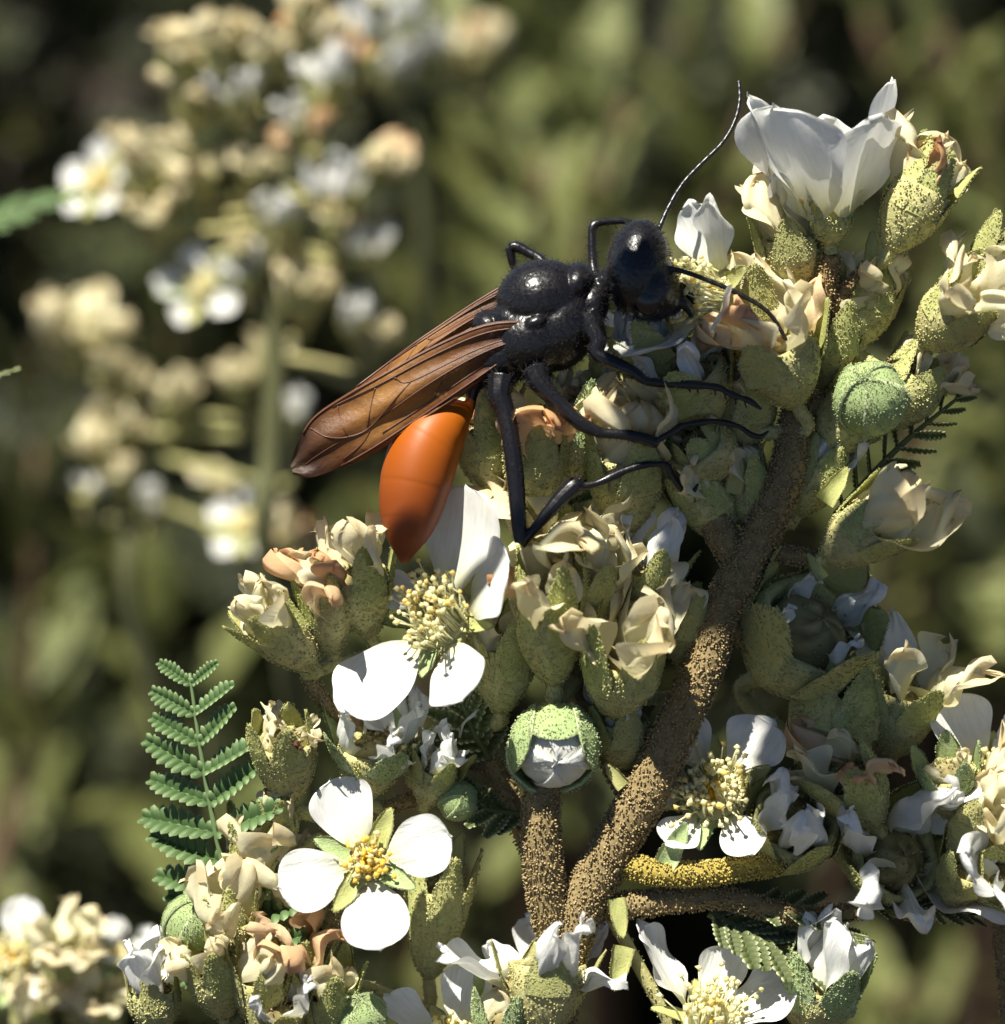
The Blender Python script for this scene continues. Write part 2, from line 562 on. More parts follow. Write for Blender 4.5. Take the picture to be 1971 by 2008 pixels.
# ------------------------------------------------------------------ flowers
def cup_build(mb, rad, h, r, hairs, inner=True, belly=1.0, mouth=1.0):
    """felted cup, axis +z, base at 0, rim at h"""
    n, rings = 18, 8
    prof = []
    for i in range(rings + 1):
        t = i / rings
        rr = rad * (0.22 + 0.78 * math.sin(min(1, t * 1.15) * math.pi / 2) ** 0.8 * belly)
        if t > 0.7:
            rr *= 1 + (mouth - 1) * (t - 0.7) / 0.3
        prof.append((rr, h * t))
    if inner:
        prof += [(prof[-1][0] * 0.86, h * 0.97), (prof[-1][0] * 0.72, h * 0.62), (prof[-1][0] * 0.3, h * 0.40)]
    else:
        prof += [(prof[-1][0] * 0.72, h * 1.12), (prof[-1][0] * 0.25, h * 1.2)]
    V, C, Fs = [], [], []
    ph = r.uniform(0, 6)
    for i, (rr, z) in enumerate(prof):
        for k in range(n):
            a = 2 * math.pi * k / n
            q = rr * (1 + 0.05 * math.sin(5 * a + ph) + r.uniform(-0.025, 0.025))
            V.append(Vector((q * math.cos(a), q * math.sin(a), z)))
            C.append((0.42 + r.uniform(-0.14, 0.14), 0, 0))
    for i in range(len(prof) - 1):
        for k in range(n):
            k2 = (k + 1) % n
            Fs.append((i * n + k, i * n + k2, (i + 1) * n + k2, (i + 1) * n + k))
    Fs.append(tuple(range(n - 1, -1, -1)))
    b = (len(prof) - 1) * n
    Fs.append(tuple(b + k for k in range(n)))
    mb.add(V, Fs, C)
    for _ in range(int(hairs * 1.9)):
        t = r.random() ** 0.75
        i = min(rings - 1, int(t * rings)); ft = t * rings - i
        rr = prof[i][0] * (1 - ft) + prof[i + 1][0] * ft
        z = h * t
        a = r.uniform(0, 6.283)
        slope = (prof[i + 1][0] - prof[i][0]) / (h / rings)
        d = Vector((math.cos(a), math.sin(a), -slope * 0.7)).normalized()
        d = (d + rdir(r) * 0.35).normalized()
        blob(mb, (rr * math.cos(a), rr * math.sin(a), z), d, r.uniform(2.5, 5.5) * S, r.uniform(1.5, 2.8) * S, (r.uniform(0.45, 0.9), 0, 0))


def petal_rot(ang, opn, twist=0.0):
    """petal/sepal along +x -> direction at azimuth ang, tilted opn degrees away from the axis, its upper side turned to the axis"""
    return (Matrix.Rotation(math.radians(ang), 3, 'Z') @ Matrix.Rotation(-math.radians(90 - opn), 3, 'Y')
            @ Matrix.Rotation(math.radians(twist), 3, 'X'))


def stamens(parent, r, n, ring, ln, z0, spread=35, anther=6.5, pale=False):
    mb = MB()
    for _ in range(n):
        a = r.uniform(0, 6.283)
        rr = ring * r.uniform(0.45, 1.0)
        L = ln * r.uniform(0.65, 1.1)
        th = math.radians(r.uniform(-12, spread)) * (rr / ring)
        er = Vector((math.cos(a), math.sin(a), 0))
        b = er * rr + Vector((0, 0, z0))
        bend = er * r.uniform(-0.3, 0.25) * L
        m = b + er * math.sin(th) * L * 0.5 + Vector((0, 0, math.cos(th) * L * 0.55))
        e = b + er * math.sin(th) * L + Vector((0, 0, math.cos(th) * L)) + bend
        tube(mb, [b, m, e], [2.3 * S, 2.0 * S, 1.6 * S], 4, (0.0, 0, 0))
        q = rdir(r)
        c = e
        x = q.cross(Vector((0.2, 0.5, 0.8))).normalized(); y = q.cross(x)
        s1, s2 = anther * S * r.uniform(0.85, 1.25), anther * S * r.uniform(0.6, 0.9)
        V = [c + q * s1, c - q * s1] + [c + (x * math.cos(k * 1.0472) + y * math.sin(k * 1.0472)) * s2 for k in range(6)]
        Fs = []
        for k in range(6):
            k2 = (k + 1) % 6
            Fs += [(0, 2 + k, 2 + k2), (1, 2 + k2, 2 + k)]
        t = r.choice([0.2, 0.35, 0.5, 0.55, 0.8] if pale else [0.5, 0.75, 0.9, 1.0, 1.0])
        mb.add(V, Fs, [(t, 0, 0)] * 8)
    return mb.build('stamens', M['stamen'], parent, True, 'stuff')


def pistil(parent, r, rad, z0):
    mb = MB()
    for k in range(5):
        a = k * 1.2566 + 0.3
        c = Vector((math.cos(a), math.sin(a), 0)) * rad * 0.5 + Vector((0, 0, z0))
        tube(mb, [c - Vector((0, 0, rad * .8)), c, c + Vector((0, 0, rad * 0.9)), c * 0.9 + Vector((0, 0, rad * 1.5 + z0 * 0.1))],
             [rad * 0.4, rad * 0.5, rad * 0.42, rad * 0.16], 7, (r.uniform(0.3, 1), 0, 0))
    return mb.build('pistil', M['pistil'], parent)


STEMS = {}


def pedicel(parent_flower, base_w, axis_w, stems, r, rad):
    """felted stalk from the flower's base to the nearest stem"""
    best = None
    for q, qr in stems:
        d = (q - base_w).length + max(0.0, (q - base_w).dot(axis_w)) * 2.0
        if best is None or d < best[0]:
            best = (d, q)
    q = best[1]
    L = (q - base_w).length
    mw = parent_flower.matrix_world.inverted() if False else None
    pts = [base_w + axis_w * 4 * S, base_w - axis_w * L * 0.28, base_w * 0.45 + q * 0.55 - axis_w * L * 0.12, q]
    pts = [Vector(p) for p in catmull(pts, 4)]
    mb = MB()
    tube(mb, pts, [rad * (1 + 0.15 * i / len(pts)) for i in range(len(pts))], 8, (0.4, 0, 0), 0.08, r)
    n = int(min(260, L / S * 1.4))
    for _ in range(n):
        i = r.randrange(len(pts) - 1)
        p = pts[i].lerp(pts[i + 1], r.random())
        t = (pts[i + 1] - pts[i]).normalized()
        d = rdir(r); d = (d - t * d.dot(t))
        if d.length < 0.1:
            continue
        d.normalize()
        blob(mb, p + d * rad * 0.95, d, r.uniform(3, 6) * S, r.uniform(1.4, 2.6) * S, (r.uniform(0.45, 0.9), 0, 0))
    return mb, q


def place(branch, name, mb, mat, loc_w, rot, label=None):
    me = mb.mesh(name, mat)
    o = bpy.data.objects.new(name, me)
    COL.objects.link(o)
    o.parent = branch
    o.matrix_local = Matrix.Translation(loc_w - branch.location) @ rot.to_4x4()
    if label:
        o['label'] = label
    return o


def finish_pedicel(flower, loc_w, rot, axis_w, stems, r, rad, mat):
    mb, q = pedicel(flower, loc_w, axis_w, stems, r, rad)
    inv = rot.transposed()
    mb.v = [inv @ (v - loc_w) for v in mb.v]
    return mb.build('pedicel', mat, flower)


def open_flower(branch, stems, x, y, z, axis, petals, cup_r=40, cup_h=48, sepals=None, st=45, st_len=48, pist=14,
                seed=1, label=None, hairs=170, pset=None, ped=9, spread=35, name='flower', anther=8.0, sep_open=80, sep_len=70, pale=True):
    """petals: list of (angle, length, width, open, twist)"""
    r = random.Random(seed)
    k = K(z)
    s = S * k
    ax = W(*axis)
    rot = frame(ax)
    rim = P(x, y, z)
    base = rim - ax * cup_h * s
    mb = MB()
    cup_build(mb, cup_r * s, cup_h * s, r, hairs)
    f = place(branch, name, mb, M['calyx'], base, rot, label)
    ps = pset or PET
    for i, (a, L, Wd, op, tw) in enumerate(petals):
        er = Vector((math.cos(math.radians(a)), math.sin(math.radians(a)), 0))
        obj('petal', r.choice(ps), f, er * cup_r * 0.88 * s + Vector((0, 0, cup_h * 0.96 * s)), petal_rot(a, op, tw), (L * s, Wd * s * 0.95, L * s))
    for (a) in (sepals or []):
        er = Vector((math.cos(math.radians(a)), math.sin(math.radians(a)), 0))
        obj('sepal', r.choice(SEPG + SEP), f, er * cup_r * 0.86 * s + Vector((0, 0, cup_h * 0.88 * s)), petal_rot(a, sep_open + r.uniform(-8, 8), r.uniform(-10, 10)),
            (sep_len * s, sep_len * 0.85 * s, sep_len * s))
    if st:
        dm = MB()
        sphere_mb(dm, (0, 0, cup_h * 0.86 * s), (cup_r * 0.97 * s, cup_r * 0.97 * s, cup_h * 0.20 * s), (0.6, 0, 0), 18, 8)
        dm.build('disc', M['disc'], f)
        stamens(f, r, int(st * 1.5), cup_r * 0.86 * s, st_len * s, cup_h * 0.84 * s, spread, anther * k, pale)
    if pist:
        pistil(f, r, pist * s, cup_h * 0.95 * s)
    if stems:
        finish_pedicel(f, base, rot, ax, stems, r, ped * s, M['calyx'])
    return f


def dry_flower(branch, stems, x, y, z, axis, wd, h, sep=5, sl=70, so=12, dry=5, dl=75, do=15, dset=None, seed=1, label=None,
               hairs=220, ped=10, name='withered_flower', roll=0, sset=None, belly=1.0, mouth=0.92, mat='calyx'):
    """felted calyx (x, y = its middle) with upright sepals and shrivelled petals sticking out"""
    r = random.Random(seed * 31 + 5)
    k = K(z); s = S * k
    ax = W(*axis)
    rot = frame(ax) @ Matrix.Rotation(math.radians(roll), 3, 'Z')
    base = P(x, y, z) - ax * h * 0.5 * s
    mb = MB()
    cup_build(mb, wd * 0.5 * s, h * s, r, int(hairs * wd * h / 9000), True, belly, mouth)
    f = place(branch, name, mb, M[mat], base, rot, label)
    rr = wd * 0.5 * mouth
    for i in range(sep):
        a = 360 / sep * i + r.uniform(-9, 9)
        er = Vector((math.cos(math.radians(a)), math.sin(math.radians(a)), 0))
        L = sl * r.uniform(0.88, 1.12)
        obj('sepal', r.choice(sset or SEP), f, er * rr * 1.02 * s + Vector((0, 0, h * 0.60 * s)), petal_rot(a, so + r.uniform(-9, 9), r.uniform(-8, 8)),
            ((L * 0.9 + h * 0.33) * s, wd * 0.90 * s, L * s))
    if hairs:
        sh = MB()
        sphere_mb(sh, (0, 0, h * 0.80 * s), (rr * 0.74 * s, rr * 0.74 * s, h * 0.34 * s), (0.4, 0, 0), 14, 9)
        sh.v = [v + rdir(r) * 2.5 * s for v in sh.v]
        sh.c = [(r.uniform(0.0, 0.9), 0, 0) for _ in sh.c]
        for _ in range(60):
            d = rdir(r); d.z = abs(d.z)
            blob(sh, Vector((d.x * rr * 0.72 * s, d.y * rr * 0.72 * s, h * 0.80 * s + d.z * h * 0.33 * s)), d, r.uniform(5, 14) * s, r.uniform(1.5, 3) * s, (r.uniform(0.3, 1), 0, 0))
        sh.build('seed_head', M['seed'], f)
    for i in range(dry):
        a = 360 / max(1, dry) * i + 36 + r.uniform(-22, 22)
        er = Vector((math.cos(math.radians(a)), math.sin(math.radians(a)), 0))
        L = dl * r.uniform(0.9, 1.4)
        ds = dset or (DRY if r.random() < 0.8 else DRO)
        obj('dry_petal', r.choice(ds), f, er * rr * 0.62 * s + Vector((0, 0, h * 0.8 * s)), petal_rot(a, do + r.uniform(-18, 22), r.uniform(-40, 40)),
            (L * s, L * r.uniform(0.7, 1.0) * s, L * s))
    if stems:
        finish_pedicel(f, base, rot, ax, stems, r, ped * s, M[mat])
    return f


def bud_patch(seed, r, half_w, lat0, lat1, lift=0.05, mat='bud', name='bud_scale', hairs=380):
    """one closed bud scale: a curved patch of a unit sphere with a pointed tip and felted outside"""
    mb = MB()
    nu, nv = 10, 8
    V, C, Fs = [], [], []

    def sp(u, v, rad):
        lat = math.radians(lat0 + (lat1 - lat0) * u)
        hwid = math.radians(half_w) * (1 - u ** 3) ** 0.4
        lon = v * hwid
        q = rad + lift * abs(v) ** 2 * (0.3 + u)
        return Vector((q * math.cos(lat) * math.cos(lon), q * math.cos(lat) * math.sin(lon), q * math.sin(lat) * 1.02))
    for rad in (1.0, 0.94):
        for i in range(nu + 1):
            for j in range(nv + 1):
                u, v = i / nu, j / nv * 2 - 1
                V.append(sp(u, v, rad)); C.append((0.35 + 0.5 * abs(v) ** 5 + 0.12 * math.sin(v * 13 + seed), 0, 0))
    nn = (nu + 1) * (nv + 1)
    for i in range(nu):
        for j in range(nv):
            a = i * (nv + 1) + j
            Fs.append((a, a + 1, a + nv + 2, a + nv + 1)); Fs.append((nn + a, nn + a + nv + 1, nn + a + nv + 2, nn + a + 1))
        for j in (0, nv):
            a = i * (nv + 1) + j; b = a + nv + 1
            Fs.append((a, b, nn + b, nn + a) if j == 0 else (a, nn + a, nn + b, b))
    mb.add(V, Fs, C)
    for _ in range(hairs):
        u, v = r.random(), r.uniform(-1, 1)
        if r.random() < 0.35:
            v = math.copysign(r.uniform(0.8, 1), v)
        p = sp(u, v, 1.0)
        blob(mb, p, (p.normalized() + rdir(r) * 0.4).normalized(), r.uniform(0.03, 0.06), r.uniform(0.013, 0.022), (r.uniform(0.5, 0.95), 0, 0))
    return mb.mesh(name, M[mat])


_rb = random.Random(77)
BUDP = [bud_patch(i, _rb, 52, -35, 95) for i in range(3)]
BUDS = [bud_patch(10 + i, _rb, 50, -35, 50) for i in range(3)]
PETP = [bud_patch(20 + i, _rb, 75, -30, 100, 0.06, 'petal', 'petal', 0) for i in range(2)]


def sphere_mb(mb, c, rad, tone=(0.6, 0, 0), n=16, m=10):
    V, Fs = [], []
    for i in range(m + 1):
        th = math.pi * i / m
        for k in range(n):
            a = 2 * math.pi * k / n
            V.append(Vector((c[0] + rad[0] * math.sin(th) * math.cos(a), c[1] + rad[1] * math.sin(th) * math.sin(a), c[2] - rad[2] * math.cos(th))))
    for i in range(m):
        for k in range(n):
            k2 = (k + 1) % n
            Fs.append((i * n + k, i * n + k2, (i + 1) * n + k2, (i + 1) * n + k))
    mb.add(V, Fs, [tone] * len(V))


def bud(branch, stems, x, y, z, axis, rad, seed=1, scales=5, label=None, roll=0, skip=(), ped=9, opened=0, tilts=None, patches=None):
    r = random.Random(seed)
    s = S * K(z)
    ax = W(*axis)
    rot = frame(ax) @ Matrix.Rotation(math.radians(roll), 3, 'Z')
    c = P(x, y, z)
    base = c - ax * rad * s
    mb = MB()
    cup_build(mb, rad * 0.95 * s, rad * 0.9 * s, r, 120, False)
    f = place(branch, 'flower_bud', mb, M['calyx'], base, rot, label)
    for i in range(4):
        q = Matrix.Rotation(math.radians(92 * i + 40), 3, 'Z')
        rr = rad * (0.86 + 0.022 * i)
        obj('petal', PETP[i % 2], f, (0, 0, rad * s), q, (rr * s, rr * s, rr * s))
    for i in range(scales):
        if i in skip:
            continue
        a = 360 / scales * i
        tilt = tilts[i] if tilts else opened * (1 if i % 2 else 0.4)
        q = Matrix.Rotation(math.radians(a), 3, 'Z') @ Matrix.Rotation(math.radians(tilt), 3, 'Y')
        rr = rad * (1.0 + 0.018 * (i * 2 % 5))
        obj('bud_scale', (patches or BUDP)[i % 3], f, (0, 0, rad * s), q, (rr * s, rr * s, rr * s))
    if stems:
        finish_pedicel(f, base, rot, ax, stems, r, ped * s, M['calyx'])
    return f


def stem(branch, pts, mat='stem', hairs=1.0, name='stem', seed=1, hl=(4, 10)):
    """felted stem: pts (px, py, z, radius px); returns sample points"""
    r = random.Random(seed)
    cm = catmull([(p[0], p[1], p[2], p[3]) for p in pts], 7)
    wp = [P(c[0], c[1], c[2]) for c in cm]
    rd = [c[3] * S * K(c[2]) for c in cm]
    mb = MB()
    loc = branch.location
    fr = tube(mb, [p - loc for p in wp], rd, 14, (0.35, 0, 0), 0.06, r)
    for i in range(len(wp) - 1):
        seg = (wp[i + 1] - wp[i]).length
        area = seg * rd[i] * 6.28 / (S * S)
        for _ in range(int(area / 34 * hairs)):
            t = r.random()
            p = wp[i].lerp(wp[i + 1], t) - loc
            rr = rd[i] * (1 - t) + rd[i + 1] * t
            a = r.uniform(0, 6.283)
            d = fr[i][0] * math.cos(a) + fr[i][1] * math.sin(a)
            d2 = (d + rdir(r) * 0.45).normalized()
            blob(mb, p + d * rr * 0.97, d2, r.uniform(*hl) * S, r.uniform(1.6, 3.0) * S, (r.uniform(0.35, 0.95), 0, 0))
    mb.build(name, M[mat], branch)
    return list(zip(wp, rd))


# ------------------------------------------------------------------ leaves
def pinna_mesh(name, seed, mat, lobes=8, fold=0.5, edge=0.6):
    """one leaflet of the fern leaf, +x long, two rows of rounded lobes folded into a V"""
    r = random.Random(seed)
    mb = MB()
    tube(mb, [Vector((0, 0, 0)), Vector((0.5, 0, 0)), Vector((1, 0, 0.0))], [0.022, 0.02, 0.01], 6, (0.4, 0, 0))
    for sgn in (-1, 1):
        for i in range(lobes):
            t = (i + 0.5) / lobes
            ln = 0.23 * (math.sin(math.pi * (0.12 + 0.80 * t)) ** 0.7) * r.uniform(0.9, 1.1)
            wd = 0.5 / lobes * 1.12
            V, C, Fs = [], [], []
            nu, nv = 5, 4
            for j in range(nu + 1):
                u = j / nu
                hw = wd * (0.85 + 0.25 * u) * max(0.0, 1 - u ** 3.2) ** 0.5
                for q in range(nv + 1):
                    v = q / nv * 2 - 1
                    yy = ln * u
                    x = t + v * hw + 0.10 * u * ln * 3
                    dome = 0.05 * (1 - v * v) * math.sin(math.pi * min(1, u + 0.1)) ** 0.6
                    V.append(Vector((x, sgn * yy * math.cos(fold), yy * math.sin(fold) + dome)))
                    C.append((0.15 + edge * (u ** 2) + 0.25 * abs(v) * u, 0, 0))
            for j in range(nu):
                for q in range(nv):
                    a = j * (nv + 1) + q
                    Fs.append((a, a + 1, a + nv + 2, a + nv + 1))
            mb.add(V, Fs, C)
    return mb.mesh(name, mat)


PIN = [pinna_mesh('leaflet', 300 + i, M['leaf']) for i in range(3)]
PINE = [pinna_mesh('leaflet', 320 + i, M['leaf_edge'], 7, 0.35, 0.9) for i in range(2)]


def fern_leaf(branch, pts, pin_len, normal, pairs, pins=PIN, seed=1, ang=72, label=None, sides=(-1, 1), taper=True, name='fern_leaf'):
    """pts along the rachis, base to tip (px, py, z)"""
    r = random.Random(seed)
    cm = catmull(pts, 8)
    wp = [P(*c[:3]) for c in cm]
    base = wp[0]
    mb = MB()
    N = len(wp)
    s = S * K(pts[0][2])
    tube(mb, [p - base for p in wp], [(9 - 6 * i / N) * s for i in range(N)], 7, (0.6, 0, 0))
    me = mb.mesh(name, pins[0].materials[0])
    f = bpy.data.objects.new(name, me)
    COL.objects.link(f)
    f.parent = branch
    f.location = base - branch.location
    if label:
        f['label'] = label
    nrm = W(*normal)
    for i in range(pairs):
        t = (i + 0.6) / pairs
        q = t * (N - 1); k = min(N - 2, int(q))
        p = wp[k].lerp(wp[k + 1], q - k)
        tan = (wp[k + 1] - wp[k]).normalized()
        side = tan.cross(nrm).normalized()
        for sg in sides:
            L = pin_len * (math.sin(math.pi * (0.30 + 0.58 * t)) ** 0.8 if taper else 1) * r.uniform(0.92, 1.08) * s
            a = math.radians(ang - 30 * t + r.uniform(-9, 9))
            x = (tan * math.cos(a) + side * sg * math.sin(a)).normalized()
            zz = (nrm + rdir(r) * 0.25); zz = (zz - x * zz.dot(x)).normalized()
            y = zz.cross(x)
            rot = Matrix((x, y, zz)).transposed()
            obj('leaflet', r.choice(pins), f, p - base, rot, (L, L, L))
    return f


# ------------------------------------------------------------------ MAIN BRANCH, the one the wasp sits on
main = thing('flowering_branch', P(1085, 2120, -60), 'hairy brown stem with white flowers, buds and withered heads that the wasp stands on', 'flower branch', 'flowering branches of the shrub')
ST = []
ST += stem(main, [(1060, 3400, -1500, 60), (1075, 2700, -500, 52), (1082, 2250, -100, 46), (1090, 1950, -45, 44), (1130, 1800, -35, 45), (1215, 1640, -25, 43), (1275, 1540, -12, 41), (1340, 1395, -5, 40), (1385, 1295, -5, 38), (1412, 1200, -12, 36),
                 (1460, 1110, -20, 37), (1515, 1000, -25, 36), (1550, 900, -30, 33), (1562, 800, -55, 28), (1592, 680, -60, 24), (1620, 560, -45, 20), (1632, 500, -25, 16)], 'stem', 1.0, seed=1)
S2 = stem(main, [(1100, 1880, -45, 34), (1075, 1770, -20, 37), (1062, 1660, -5, 37), (1062, 1570, -5, 35), (1078, 1520, -10, 28)], 'stem', 0.9, 'side_stem', 2)
S3 = stem(main, [(1230, 1695, -25, 24), (1290, 1712, 4, 21), (1380, 1713, 10, 21), (1460, 1703, 0, 20), (1540, 1690, -25, 18), (1640, 1640, -50, 16), (1730, 1600, -60, 14)], 'stem_y', 1.4, 'side_stem', 3)
S4 = stem(main, [(1190, 1780, -40, 26), (1330, 1765, -25, 22), (1430, 1762, -30, 20), (1560, 1795, -45, 17), (1700, 1785, -60, 13)], 'stem', 0.8, 'side_stem', 4)
S5 = stem(main, [(1260, 1590, -45, 26), (1195, 1480, -90, 26), (1135, 1330, -120, 26), (1095, 1150, -130, 22), (1075, 960, -130, 16)], 'stem', 0.5, 'side_stem', 5)
S6 = stem(main, [(1460, 1125, -25, 26), (1412, 1040, -30, 30), (1388, 960, -45, 28), (1372, 880, -70, 22), (1385, 780, -75, 20), (1440, 680, -70, 15)], 'stem', 0.8, 'side_stem', 6)
S7 = stem(main, [(1068, 1720, -60, 22), (965, 1500, -110, 22), (885, 1360, -90, 19), (872, 1290, -50, 15)], 'stem', 0.6, 'side_stem', 7)
S7b = stem(main, [(965, 1500, -110, 16), (770, 1450, -100, 15), (650, 1390, -70, 15), (600, 1320, -50, 12)], 'stem', 0.8, 'side_stem', 8)
S8 = stem(main, [(1560, 810, -55, 20), (1680, 765, -70, 18), (1800, 690, -65, 16), (1850, 650, -50, 13)], 'stem', 0.8, 'side_stem', 9)
S8b = stem(main, [(1594, 670, -60, 16), (1650, 580, -55, 15), (1700, 530, -45, 13)], 'stem', 0.8, 'side_stem', 10)
S9 = stem(main, [(1480, 1075, -35, 16), (1590, 1095, -55, 15), (1640, 1085, -50, 13)], 'stem', 0.8, 'side_stem', 11)
S10 = stem(main, [(1412, 1215, -30, 18), (1470, 1260, -70, 18), (1560, 1300, -90, 15), (1640, 1420, -110, 14), (1660, 1560, -100, 12)], 'stem', 0.6, 'side_stem', 12)

# open flowers ------------------------------------------------
open_flower(main, S7, 862, 1215, 30, (-0.42, 0.48, 0.78),
            [(66, 215, 235, 66, 0), (10, 165, 220, 58, -6), (-72, 165, 170, 80, 8), (-138, 205, 225, 82, 0), (140, 105, 110, 70, 15)],
            72, 58, [40, -22, -105, 105, 170], 85, 98, 17, 21, 'white flower under the orange abdomen tip, tilted, with long pale yellow stamens', ped=13, spread=30, pset=PETF)
open_flower(main, ST[-12:], 1628, 425, -15, (-0.02, 1, 0.18),
            [(222, 258, 340, 33, 0), (165, 272, 330, 31, 0), (316, 222, 285, 26, 0), (2, 285, 260, 22, -20), (95, 200, 200, 10, 0)],
            42, 55, [270, 225, 170, 345, 60], 24, 60, 10, 22, 'upright cup-shaped white flower at the tip of the stem', pset=PETF, sep_open=22, sep_len=110, ped=12)
open_flower(main, S6, 1398, 575, -35, (-0.82, 0.18, 0.52),
            [(92, 150, 130, 78, 10), (48, 175, 95, 58, 30), (-40, 140, 120, 62, 0), (-118, 215, 175, 42, 0), (172, 120, 120, 75, 0)],
            52, 60, [70, 0, -75, -140, 130], 60, 88, 14, 23, 'white flower the wasp pushes its head into', ped=12, sep_len=90)
open_flower(main, ST[40:62], 1400, 1555, -40, (-0.15, 0.45, 0.85),
            [(48, 130, 165, 84, 0), (112, 120, 120, 72, 0), (-62, 110, 120, 75, 0), (-128, 100, 110, 75, 0), (178, 110, 110, 75, 0)],
            66, 52, [-105, 20, 88, 150], 100, 66, 20, 24, 'sunlit white flower full of cream stamens behind the brown stem', spread=40, ped=10)
open_flower(main, S4, 1388, 2010, 10, (0.10, 0.75, 0.6),
            [(135, 200, 130, 62, 25), (22, 150, 165, 66, 0), (75, 130, 120, 60, 0), (-60, 130, 130, 75, 0), (-140, 130, 120, 75, 0)],
            55, 55, [160, 100, 40, -20], 60, 95, 14, 25, 'white flower with a tall narrow petal below the toothed leaf', ped=12)

# buds --------------------------------------------------------
bud(main, S2, 1086, 1466, 25, (0.05, -0.25, 0.9), 86, 31, 5, 'opening round bud, green hood over white petals, on a straight hairy stalk', roll=90, ped=24, tilts=(-10, 0, 34, 38, -3), patches=BUDS)
bud(main, S8, 1708, 782, 20, (-0.25, 0.45, 0.8), 70, 32, 5, 'round tight green bud with a pale ridge', roll=20, opened=0)

# withered heads of the upper cluster ------------------------
dry_flower(main, S8b, 1778, 430, 0, (0.45, 0.85, 0.12), 128, 140, 5, 115, 3, 5, 120, 8, None, 1, 'long green calyx with a few peach dry petals beside the tip flower', ped=14, mouth=0.9)
dry_flower(main, S8, 1850, 640, -5, (0.55, 0.55, 0.45), 140, 110, 4, 100, 10, 6, 120, 22, DRY, 2, 'green calyx with curled cream petals', ped=14)
dry_flower(main, S8, 1935, 520, -40, (0.5, 0.8, 0.1), 90, 90, 5, 70, 6, 2, 40, 10, None, 3, None)
dry_flower(main, S6, 1540, 735, 15, (-0.35, 0.85, 0.3), 165, 130, 3, 75, 25, 7, 125, 22, DRO + DRY, 4, 'round grey green calyx with peach withered petals, beside the green bud', ped=14)
dry_flower(main, S6, 1370, 785, -40, (-0.45, 0.75, 0.35), 175, 120, 4, 70, 20, 4, 110, 25, WIL, 5, 'shaded grey green cup below the flower at the wasp head', ped=14)
dry_flower(main, S6, 1392, 905, -35, (-0.5, 0.6, 0.6), 135, 120, 5, 60, -12, 3, 50, 5, DRY, 6, 'shaded closed round calyx touched by the hind foot', ped=14)
dry_flower(main, S8b, 1550, 520, -60, (-0.15, 0.95, 0.2), 120, 110, 4, 70, 12, 5, 130, 14, DRY + WIL, 7, None)
dry_flower(main, S9, 1668, 1060, 0, (0.72, 0.52, 0.35), 130, 130, 5, 85, 10, 6, 130, 16, DRY, 8, 'green calyx with crumpled cream petals on the shaded side of the stem', ped=15)
dry_flower(main, S10, 1550, 1275, -125, (0.40, 0.45, 0.55), 260, 180, 5, 120, 8, 4, 110, 12, WIL, 9, 'large shaded head with grey wilted petals right of the stem', ped=18)
dry_flower(main, S3, 1550, 1640, -95, (0.05, 0.50, 0.75), 180, 150, 5, 95, 12, 5, 130, 22, WIL, 10, 'shaded wilted flower with grey petals at the end of the yellow stalk', ped=16)
dry_flower(main, S3, 1735, 1695, -115, (0.25, 0.25, 0.75), 185, 140, 5, 95, 26, 6, 165, 40, WIL, 11, 'shaded wilted flower with wide torn grey white petals', ped=16)
dry_flower(main, S10, 1690, 1570, -25, (-0.45, 0.75, 0.4), 130, 130, 5, 95, 12, 6, 110, 26, DRY + DRO, 12, 'olive calyx with a sunlit tuft of cream dry petals', ped=14)
dry_flower(main, S10, 1630, 1440, -130, (0.25, 0.95, 0.1), 190, 170, 5, 110, 8, 6, 100, 10, WIL, 13, None, ped=14)
dry_flower(main, S10, 1760, 1420, -120, (0.2, 0.95, 0.2), 140, 130, 5, 80, 20, 5, 120, 26, WIL + DRY, 14, None, ped=12)

for i, (x, y, z, ax, wd, h, ds) in enumerate([(1290, 720, -70, (-0.5, 0.8, 0.2), 120, 110, WIL), (1455, 830, -75, (0.1, 0.95, 0.2), 130, 120, DRY), (1480, 640, -85, (-0.2, 0.95, 0.1), 130, 130, DRY), (1625, 700, -95, (0.1, 0.95, 0.2), 120, 120, DRY),
                                          (1640, 850, -60, (0.5, 0.75, 0.2), 120, 110, WIL), (1760, 790, -90, (0.6, 0.75, 0.1), 130, 120, DRY), (1330, 930, -85, (-0.4, 0.85, 0.2), 110, 110, DRY), (1400, 1010, -55, (-0.5, 0.8, 0.3), 110, 120, DRY),
                                          (1700, 620, -80, (0.2, 0.95, 0.1), 110, 110, DRY), (1585, 960, -75, (0.45, 0.85, 0.1), 110, 110, WIL), (1480, 1000, -70, (-0.3, 0.9, 0.1), 100, 120, DRY)]):
    dry_flower(main, ST[60:] + S6 + S8, x, y, z, ax, wd, h, 5, 75, 6, 5, 80, 14, ds, 140 + i, None, ped=14)

